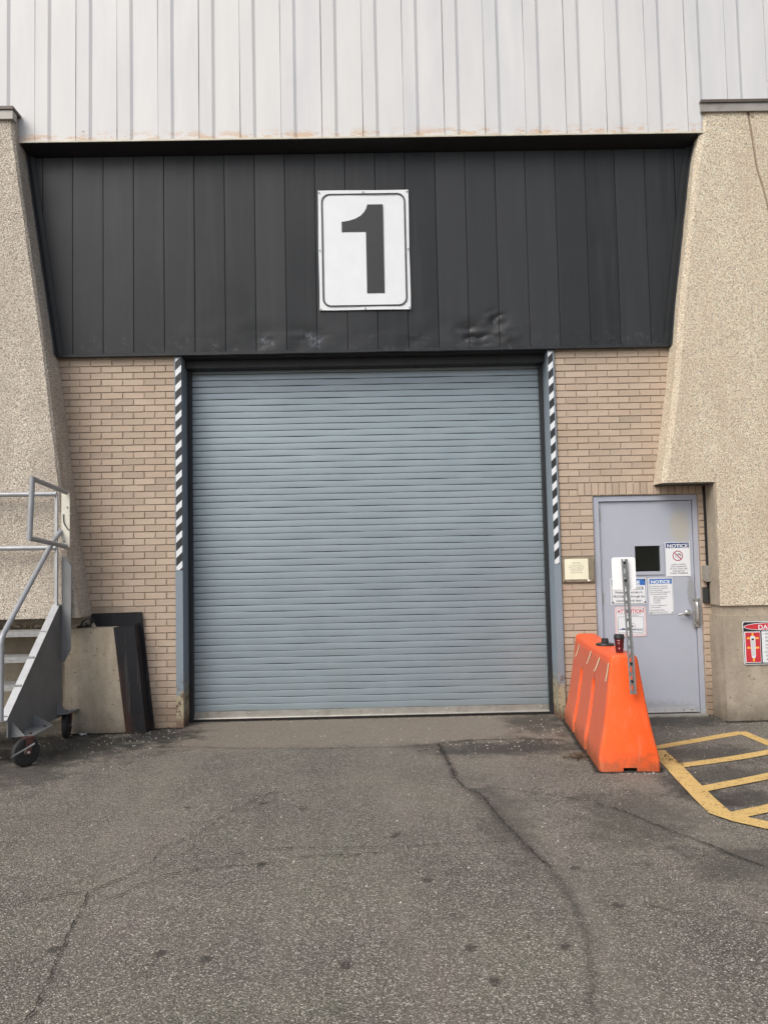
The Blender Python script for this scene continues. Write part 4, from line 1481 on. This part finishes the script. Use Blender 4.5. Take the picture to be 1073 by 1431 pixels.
tk.mat(MAT['textblack']).add([(a, fy - .0029, b) for a, b in [(3.553, .778), (3.578, .778), (3.578, .760), (3.553, .760)]], [(0, 1, 2, 3)])
tk.build('truck_diagram', None, dg, fix=False)
ar = MB()
def arrow(x, z, dx, dz, L):
    nx, nz = -dz, dx
    w = .0085
    h = .013
    P = [(x + nx * w, z + nz * w), (x - nx * w, z - nz * w), (x + dx * L * .6 - nx * w, z + dz * L * .6 - nz * w), (x + dx * L * .6 - nx * h, z + dz * L * .6 - nz * h), (x + dx * L, z + dz * L),
         (x + dx * L * .6 + nx * h, z + dz * L * .6 + nz * h), (x + dx * L * .6 + nx * w, z + dz * L * .6 + nz * w)]
    ar.add([(a, fy - .0021, b) for a, b in P], [tuple(range(7))])
for z in (.780, .690):
    arrow(3.543, z, -1, 0, .038)
    arrow(3.589, z, 1, 0, .038)
arrow(3.565, .801, 0, 1, .030)
arrow(3.568, .591, 0, -1, .034)
ar.build('yellow_arrows', MAT['arrow'], dg, fix=False)
for i, tx in enumerate(['\u2022 NORMALLY', '   ENCLOSED', '   PEDESTRIANS', '   DRIVEWAY', '   TRUCK LANE', '\u2022 STAY CLEAR', '   FROM TRUCKS', '   AT ALL TIMES']):
    text(tx, 3.662, fy - .0013, .832 - i * .0345, None, .021, MAT['textblack'], dg, align='LEFT', bold=.004)

# ================================================================== ORANGE BARRIER
bar = thing('plastic_barrier', 'orange plastic water barrier set endwise in front of the personnel door', 'barrier', (1.92, -1.08, 0))
A = Vector((1.835, -2.075))
B = Vector((2.03, -.12))
bdir = (B - A).normalized()
bnor = Vector((bdir.y, -bdir.x))      # to the right of travel
BL = (B - A).length
HP = [(0, .221), (.03, .223), (.10, .221), (.14, .212), (.30, .178), (.50, .145), (.70, .118), (.80, .106), (.825, .100), (.84, .088), (.846, .070)]
def hw(z):
    for (za, wa), (zb, wb) in zip(HP, HP[1:]):
        if z <= zb:
            return wa + (wb - wa) * (z - za) / (zb - za)
    return HP[-1][1]
grooves = [(.66, .075), (1.34, .075)]
def gdep(u, z):
    gk = 0
    for c, w in grooves:
        d = abs(u - c)
        gk = max(gk, min(1, max(0, (w - d) / .028)))
    k = min(1, max(0, (.62 - z) / .16))
    k = k * k * (3 - 2 * k)
    return .050 * gk * k
def bpt(u, v, z):
    p = A + bdir * u + bnor * v
    return (p.x, p.y, z)
us = sorted(set([0, .006, .018, .035] + [round(a, 4) for a in np.linspace(.06, BL - .06, 60)] + [c + s * q for c, w in grooves for s in (-1, 1) for q in (w, w - .014, w - .028)] + [BL - .035, BL - .018, BL - .006, BL]))
zs = [0, .015, .05, .10, .14, .20, .26, .32, .38, .44, .48, .52, .56, .60, .64, .70, .76, .80, .815, .825, .834, .841, .846]
prof_n = len(zs)
V, F, CH = [], [], []
def endr(u):
    e = min(u, BL - u)
    return .022 * (1 - math.sqrt(max(0, 1 - (1 - min(e, .035) / .035) ** 2)))
for u in us:
    sag = .010 * math.sin(math.pi * u / BL)
    for side in (-1, 1):
        zl = zs if side < 0 else zs[::-1]
        for z in zl:
            w = hw(z) - endr(u) - gdep(u, z)
            lean = .075 * z / .846
            uu = lean + u * (BL - 2 * lean) / BL
            zz_ = z - (sag if z > .7 else 0) - (.006 if min(u, BL - u) < .005 and z > .83 else 0)
            V.append(bpt(uu, side * w, zz_))
            gd = 1 if gdep(u, max(z, .1)) > .004 else 0
            CH.append((0.0 if gd else 1.0) * (1 if .0 < z < .80 and side < 0 else .25) * min(1, min(u, BL - u) / .03))
m_ = 2 * prof_n
for i in range(len(us) - 1):
    for k in range(m_ - 1):
        F.append((i * m_ + k, i * m_ + k + 1, (i + 1) * m_ + k + 1, (i + 1) * m_ + k))
# end faces with a fork notch cut into the foot
def endface(i, flip):
    o = i * m_
    idx = [o + k for k in range(m_)]
    u = us[i]
    nb = len(V)
    for (v, z) in ((.050, 0), (.050, .034), (-.048, .034), (-.048, 0)):
        lean = .075 * z / .846
        V.append(bpt((lean if i == 0 else BL - lean), v, z))
        CH.append(0)
    poly = idx + [nb, nb + 1, nb + 2, nb + 3]
    F.append(tuple(poly if flip else poly[::-1]))
endface(0, False)
endface(len(us) - 1, True)
mbar = MB().add(V, F)
shell = mbar.build('shell', MAT['orange'], bar, smooth=True, origin=(0, 0, 0))
at = shell.data.attributes.new('chalk', 'FLOAT', 'POINT')
at.data.foreach_set('value', CH)
# pale reflective strips on the left flank
for (u0, z0_, u1, z1_) in ((1.62, .775, 1.80, .645), (.90, .79, 1.09, .66), (.45, .785, .66, .65), (.03, .79, .10, .645)):
    n = 8
    V2, F2 = [], []
    for i in range(n + 1):
        k = i / n
        u = u0 + (u1 - u0) * k * (.6 + .4 * k)
        z = z0_ + (z1_ - z0_) * k
        lean = .075 * z / .846
        for du in (-.022, .022):
            V2.append(bpt(lean + (u + du) * (BL - 2 * lean) / BL, -hw(z) - .0035, z - .004))
        if i:
            F2.append((2 * i - 2, 2 * i - 1, 2 * i + 1, 2 * i))
    MB().add(V2, F2).build('reflective_strip', MAT['slit'], bar, fix=False)
fc = A + bdir * .86
flr = MB()
flr.lathe([(.074, .832), (.076, .846), (.072, .854), (.030, .862), (.028, .893), (.024, .896)], (fc.x, fc.y, 0), 'Z', 24)
flr.build('filler_cap', MAT['lid'], bar, smooth=True)
cpp = A + bdir * .26 + bnor * .012
cup = thing('coffee_cup', 'dark red paper coffee cup with a black lid, on top of the orange barrier', 'cup', (cpp.x - .005, cpp.y, .843))
cz0 = .842
MB().lathe([(.026, 0), (.0275, .004), (.037, .110), (.038, .112)], (cpp.x - .008, cpp.y, cz0), 'Z', 24).build('body', MAT['cup'], cup, smooth=True)
MB().lathe([(.0395, .108), (.0405, .118), (.0395, .122), (.037, .140), (.034, .142)], (cpp.x - .008, cpp.y, cz0), 'Z', 24).build('lid', MAT['lid'], cup, smooth=True)
def cup_patch(pts, name, mat):
    V2, F2 = [], []
    for i, (a, z, hh) in enumerate(pts):
        for q in (z - hh, z + hh):
            r = .0275 + (.037 - .0275) * (q - .004) / .106 + .0006
            V2.append((cpp.x - .008 + r * math.sin(a), cpp.y - r * math.cos(a), cz0 + q))
        if i:
            F2.append((2 * i - 2, 2 * i - 1, 2 * i + 1, 2 * i))
    MB().add(V2, F2).build(name, mat, cup, fix=False)
cup_patch([(-.75, .094, .002), (-.55, .099, .003), (-.35, .096, .003), (-.15, .094, .002)], 'swirl_mark', MAT['pink'])
cup_patch([(-.6, .070, .002), (-.45, .080, .003), (-.30, .078, .003), (-.2, .066, .002)], 'swirl_mark', MAT['pink'])
cup_patch([(-.5, .040, .003), (-.35, .034, .004), (-.2, .040, .003)], 'swirl_mark', MAT['pink'])

# post bolted to the barrier's end, with a sign seen from behind
sp = thing('sign_post', 'slotted steel post with a blank white sign back, bolted to the orange barrier', 'sign post', (1.855, -2.085, .57))
def px_(z):
    return 1.842 + (1.575 - z) * .028
yw = -2.083
m = MB()
zlo, zhi = .572, 1.562
for s in (-1, 1):
    # side flange, then returning lip
    def q(z, a, b, y0, y1):
        return [(px_(z) + a, y0, z), (px_(z) + b, y0, z), (px_(z) + b, y1, z), (px_(z) + a, y1, z)]
    a, b = (s * .0115, s * .0155) if s > 0 else (s * .0155, s * .0115)
    lo, hi = q(zlo, a, b, yw - .022, yw), q(zhi, a, b, yw - .022, yw)
    m.add(lo + hi, [(0, 1, 2, 3), (4, 7, 6, 5), (0, 4, 5, 1), (1, 5, 6, 2), (2, 6, 7, 3), (3, 7, 4, 0)])
    a, b = (s * .0157, s * .024) if s > 0 else (s * .024, s * .0157)
    lo, hi = q(zlo, a, b, yw - .022, yw - .018), q(zhi, a, b, yw - .022, yw - .018)
    m.add(lo + hi, [(0, 1, 2, 3), (4, 7, 6, 5), (0, 4, 5, 1), (1, 5, 6, 2), (2, 6, 7, 3), (3, 7, 4, 0)])
def qq(z, a, b, y0, y1):
    return [(px_(z) + a, y0, z), (px_(z) + b, y0, z), (px_(z) + b, y1, z), (px_(z) + a, y1, z)]
z = zlo
FB = [(0, 1, 2, 3), (4, 7, 6, 5), (0, 4, 5, 1), (1, 5, 6, 2), (2, 6, 7, 3), (3, 7, 4, 0)]
while z < zhi - .01:
    z2 = min(z + .024, zhi)
    m.add(qq(z, -.0113, .0113, yw - .004, yw) + qq(z2, -.0113, .0113, yw - .004, yw), FB)
    z3 = min(z2 + .042, zhi)
    for a, b in ((-.0113, -.006), (.006, .0113)):
        m.add(qq(z2, a, b, yw - .004, yw) + qq(z3, a, b, yw - .004, yw), FB)
    z = z3
m.build('channel', MAT['galv'], sp)
zs0, zs1_ = 1.275, 1.575
xs0 = px_(1.42)
MB().prism(rrect(1.753, 1.929, 1.335, 1.575, .018, 5), yw + .001, yw + .004).build('sign_plate', MAT['signback'], sp)
for z in (1.535, 1.405, .795, .665):
    MB().lathe([(.010, yw - .0045), (.010, yw - .013), (.006, yw - .017)], (px_(z), 0, z), 'Y', 6).build('bolt', MAT['rail'], sp)

# ================================================================== ROLLING STAIRS
st = thing('rolling_stairs', 'grey steel rolling stairs with a pipe handrail, at the left edge', 'mobile stairs', (-3.4, -.9, 0))
XS = -2.95
# stringers: plate with a pale angle along its sloping edge
for xx, nm in ((XS, 0), (-3.95, 1)):
    m = MB()
    m.mat(MAT['stair'])
    m.prism([(-.365, .205), (-.365, 1.235), (-.445, 1.235), (-1.515, .395), (-1.515, .245), (-1.40, .205)], xx, xx + .008, 'X')
    stg = m.build('stringer', None, st)
    dvec = Vector((0, -1.515 + .445, .395 - 1.235)).normalized()
    nrm = Vector((0, dvec.z, -dvec.y))
    if nrm.z < 0:
        nrm = -nrm
    V, F = [], []
    for p in (Vector((0, -.43, 1.247)), Vector((0, -1.535, .38))):
        for x_ in (xx - .055, xx + .010):
            for k_ in (0, .006):
                q = p + nrm * k_
                V.append((x_, q.y, q.z))
    F = [(0, 1, 3, 2), (4, 6, 7, 5), (0, 4, 5, 1), (2, 3, 7, 6), (1, 5, 7, 3), (0, 2, 6, 4)]
    MB().add(V, F).build('edge_angle', MAT['angle'], stg)
for za, zb_ in ((1.205, 1.232), (1.075, 1.13), (.935, 1.0), (.80, .845), (.33, .40)):
    MB().box(XS + .0085, XS + .0125, -.374, -.363, za, zb_).build('weld', MAT['alu_bright'], st)
# treads
tr = [(-.738, 1.022), (-1.0, .824), (-1.258, .622), (-1.512, .416)]
for (y, z) in tr:
    m = MB()
    m.prism([(y, z), (y, z - .048), (y + .005, z - .048), (y + .005, z - .006), (y + .235, z - .006), (y + .235, z)], -3.94, XS - .001, 'X')
    tro = m.build('tread', MAT['alu_bright'], st)
    k_ = 0
    dm = MB()
    xx = -3.93
    while xx < XS - .02:
        for r_ in range(9):
            yy = y + .012 + r_ * .024
            w_ = .009 if (r_ + k_) % 2 else .004
            h_ = .004 if (r_ + k_) % 2 else .009
            dm.add([(xx - w_, yy, z + .0003), (xx, yy - h_, z + .0003), (xx + w_, yy, z + .0003), (xx, yy + h_, z + .0003), (xx, yy, z + .0025)], [(0, 1, 4), (1, 2, 4), (2, 3, 4), (3, 0, 4)])
        dm.add([(xx - .006, y - .0003, z - .026), (xx, y - .0003, z - .034), (xx + .006, y - .0003, z - .018), (xx, y - .003, z - .026)], [(0, 1, 3), (1, 2, 3), (2, 0, 3)])
        xx += .026
        k_ += 1
    stuff(dm.build('diamond_pattern', MAT['alu_bright'], tro, fix=False))
# uprights and rails
PY = -.44
m = MB()
m.box(-2.990, -2.962, PY - .004, PY, 1.235, 2.285)
m.box(-2.9618, -2.955, PY - .030, PY, 1.235, 2.285)
m.build('post', MAT['angle'], st)
m = MB()
m.box(-2.925, -2.848, PY - .008, PY - .002, 1.775, 2.285)
pgp = m.build('hinge_plate', plain("pale_hinge_plate", (.60, .58, .50), .5, .1, .1, 12), st)
MB().tube([(-2.905, PY - .012, 2.075), (-2.900, PY - .016, 2.01), (-2.885, PY - .018, 1.975), (-2.862, PY - .020, 1.945), (-2.842, PY - .018, 1.93)], .0045, 6).build('cable_tie', MAT['rail'], pgp, smooth=True)
for (x_, z_) in ((-2.905, 2.08), (-2.90, 1.83), (-2.87, 2.15), (-2.84, 2.09)):
    MB().lathe([(.010, PY - .0085), (.008, PY - .016)], (x_, 0, z_), 'Y', 8).build('bolt', MAT['galv'], pgp)
# flat flange plate beside the stringer
m = MB()
m.prism([(-2.935, 1.70), (-2.905, 1.68), (-2.846, 1.60), (-2.850, .815), (-2.912, .705), (-2.935, .705)], PY + .03, PY + .038)
m.build('flange_plate', plain("mid_grey_flange_paint", (.20, .205, .21), .5, .1, .1, 8), st)
for z_ in (2.275, 1.772):
    MB().tube([(-4.3, PY - .02, z_ + .01), (-2.965, PY - .02, z_)], .0225, 12).build('guard_rail', MAT['rail_paint'], st, smooth=True)
MB().tube([(-2.925, -.36, 1.975), (-2.945, -.60, 1.825), (-2.95, -1.10, 1.440), (-2.95, -1.58, 1.072), (-2.95, -1.615, 1.035), (-2.95, -1.622, .98), (-2.95, -1.622, .40)], .0225, 12).build('handrail', MAT['rail_paint'], st, smooth=True)
# swing gate loop
G = [(-2.868, -.475, 2.285), (-2.905, -1.15, 2.348), (-2.917, -1.17, 2.335), (-2.918, -1.172, 1.85), (-2.915, -1.16, 1.835), (-2.872, -.475, 1.782)]
MB().tube([G[0], (-2.904, -1.13, 2.346)], .022, 12).build('gate_rail', MAT['rail_paint'], st, smooth=True)
MB().tube([(-2.906, -1.15, 2.365), (-2.920, -1.172, 1.822)], .0235, 12).build('gate_upright', MAT['rail_paint'], st, smooth=True)
MB().tube([(-2.919, -1.15, 1.838), G[5]], .022, 12).build('gate_rail', MAT['rail_paint'], st, smooth=True)

# casters with their brackets
def caster(y0, y1, xo, wheel, zb, label, axis_rot):
    b = MB()
    t = .006
    # base plate, outboard of the stringer
    b.prism([(XS + .009, y0), (XS + .06, y0), (xo, y0 + .05), (xo, y1), (XS + .009, y1)], zb, zb + t, 'Z')
    for yy, hgt in ((y0, .115), (y1 - t, .10)):
        xe = XS + .12 if yy == y0 else xo
        b.prism([(XS + .009, zb + t), (xe, zb + t), (xe, zb + t + .006), (XS + .022, zb + hgt), (XS + .009, zb + hgt)], yy, yy + t)
    br = b.build('caster_bracket', plain("bracket_paint", (.19, .195, .20), .5, .1, .12, 9), st)
    for (x_, y_) in ((xo - .045, y0 + .09), (xo - .045, y1 - .05), (XS + .05, y0 + .13)):
        MB().lathe([(.011, zb + t + .0005), (.011, zb + t + .009), (.006, zb + t + .014)], (x_, y_, 0), 'Z', 6).build('bolt', MAT['fork'], br)
    c = Vector(wheel)
    r_ = .115
    rot = Matrix.Rotation(axis_rot, 3, 'Z')
    def place(o):
        # turn the wheel about its own vertical axis
        me = o.data
        off = WLOC[o.name]
        for v in me.vertices:
            v.co = rot @ (v.co + off - c) + c - off
    ty = MB()
    ty.lathe([(.060, -.022), (.095, -.026), (.110, -.020), (.1145, -.010), (r_, 0), (.1145, .010), (.110, .020), (.095, .026), (.060, .022)], c, 'X', 32)
    cs = ty.build('tyre', MAT['tyre'], st, smooth=True)
    place(cs)
    h = MB()
    h.lathe([(.062, -.018), (.052, -.014), (.030, -.016), (.022, -.030), (.010, -.032)], c, 'X', 24)
    h.lathe([(.062, .018), (.052, .014), (.030, .016), (.022, .030), (.012, .034), (.008, .046)], c, 'X', 24)
    ho = h.build('rim', MAT['rim'], cs, smooth=True)
    place(ho)
    fk = MB()
    for s in (-1, 1):
        fk.prism([(c.y - .018, c.z - .02), (c.y + .018, c.z - .02), (c.y + .05, zb - .004), (c.y - .02, zb - .004)], c.x + s * .038, c.x + s * .043, 'X')
    fk.prism([(c.x - .045, zb - .012), (c.x + .045, zb - .012), (c.x + .045, zb - .001), (c.x - .045, zb - .001)], c.y - .03, c.y + .055)
    fo = fk.build('fork', MAT['fork'], cs)
    place(fo)
    nut = MB().lathe([(.012, .0435), (.012, .054), (.007, .058)], c, 'X', 8).build('axle_nut', MAT['steel'], cs)
    place(nut)
    return cs
w1 = caster(-1.46, -1.03, -2.775, (-2.83, -1.44, .115), .236, '', R(-38))
w2 = caster(-.50, -.10, -2.845, (-2.905, -.36, .115), .236, '', R(8))
br = MB()
br.add([(-2.885, -1.60, .10), (-2.870, -1.60, .125), (-2.735, -1.50, .20), (-2.735, -1.50, .185), (-2.885, -1.592, .10), (-2.870, -1.592, .125), (-2.735, -1.492, .20), (-2.735, -1.492, .185)],
       [(0, 1, 2, 3), (4, 7, 6, 5), (0, 4, 5, 1), (1, 5, 6, 2), (2, 6, 7, 3), (3, 7, 4, 0)])
br.build('brake_bar', MAT['angle'], st)

# ================================================================== LITTER AND LOOSE STONES
def leaf_heap(cx, cy, rx, ry, n, seed, size=.016):
    rnd = random.Random(seed)
    m = MB()
    for _ in range(n):
        x, y = rnd.gauss(cx, rx), rnd.gauss(cy, ry)
        a = rnd.uniform(0, 6.28)
        L = size * rnd.uniform(.5, 1.4)
        z = gz(x, y) + rnd.uniform(.002, .02)
        ca, sa = math.cos(a), math.sin(a)
        t1, t2 = rnd.uniform(-.5, .5) * L, rnd.uniform(-.5, .5) * L
        m.add([(x + ca * L, y + sa * L, z + t1 * .5 + .004), (x - sa * L * .5, y + ca * L * .5, z + t2 * .4 + .004), (x - ca * L, y - sa * L, z + .003), (x + sa * L * .5, y - ca * L * .5, z + .006)], [(0, 1, 2), (0, 2, 3)])
    return m
lv = leaf_heap(1.56, -1.60, .045, .06, 110, 1)
for k_ in (leaf_heap(2.26, -1.78, .03, .10, 40, 2), leaf_heap(1.85, -2.02, .03, .01, 20, 3, .01), leaf_heap(-2.55, -.25, .25, .02, 26, 5, .012), leaf_heap(3.6, -.39, .2, .02, 26, 6, .012), leaf_heap(-2.08, -.03, .06, .02, 14, 7, .011)):
    lv.add(k_.v, k_.f)
stuff(lv.build('dead_leaves', MAT['leaf'], fix=False))
gr = MB()
rnd = random.Random(77)
spots = [(-2.75, -.10, .30, .05, 40), (-2.3, -.30, .25, .22, 90), (-2.6, -.75, .45, .25, 110), (1.0, -1.05, .35, .12, 80), (1.85, -2.12, .16, .03, 26), (3.6, -.42, .28, .05, 60), (1.6, -.45, .12, .25, 60), (0, -.6, 1.2, .3, 90), (0, -3.0, 2.2, 1.4, 360), (2.2, -1.9, .06, .3, 30), (-2.1, -.02, .12, .06, 24), (2.75, -.95, .5, .4, 60), (-2.6, -.26, .3, .02, 40), (3.9, -.42, .4, .03, 40), (.2, .2, .9, .04, 50)]
for cx, cy, sx_, sy_, n in spots:
    for _ in range(n):
        x, y = rnd.gauss(cx, sx_), rnd.gauss(cy, sy_)
        s_ = rnd.choice([.003, .004, .005, .006, .009])
        z = gz(x, y)
        V = [(x + rnd.uniform(.6, 1) * s_ * math.cos(t), y + rnd.uniform(.6, 1) * s_ * math.sin(t), z) for t in (0, 1.57, 3.14, 4.71)]
        V.append((x + rnd.uniform(-.3, .3) * s_, y + rnd.uniform(-.3, .3) * s_, z + s_ * rnd.uniform(.6, 1.1)))
        gr.add(V, [(0, 1, 4), (1, 2, 4), (2, 3, 4), (3, 0, 4)])
stuff(gr.build('loose_gravel', MAT['chip'], fix=False))
w_ = MB()
for _ in range(5):
    x, y = -2.80 + rnd.uniform(-.03, .03), -.27 + rnd.uniform(-.02, .02)
    w_.add([(x, y, .003), (x + .022, y + .004, .012), (x + .018, y + .02, .02), (x - .006, y + .015, .006)], [(0, 1, 2), (0, 2, 3)])
tag(w_.build('paper_scrap', MAT['white'], fix=False), 'crumpled white paper scrap on the asphalt at the foot of the concrete block', 'litter')
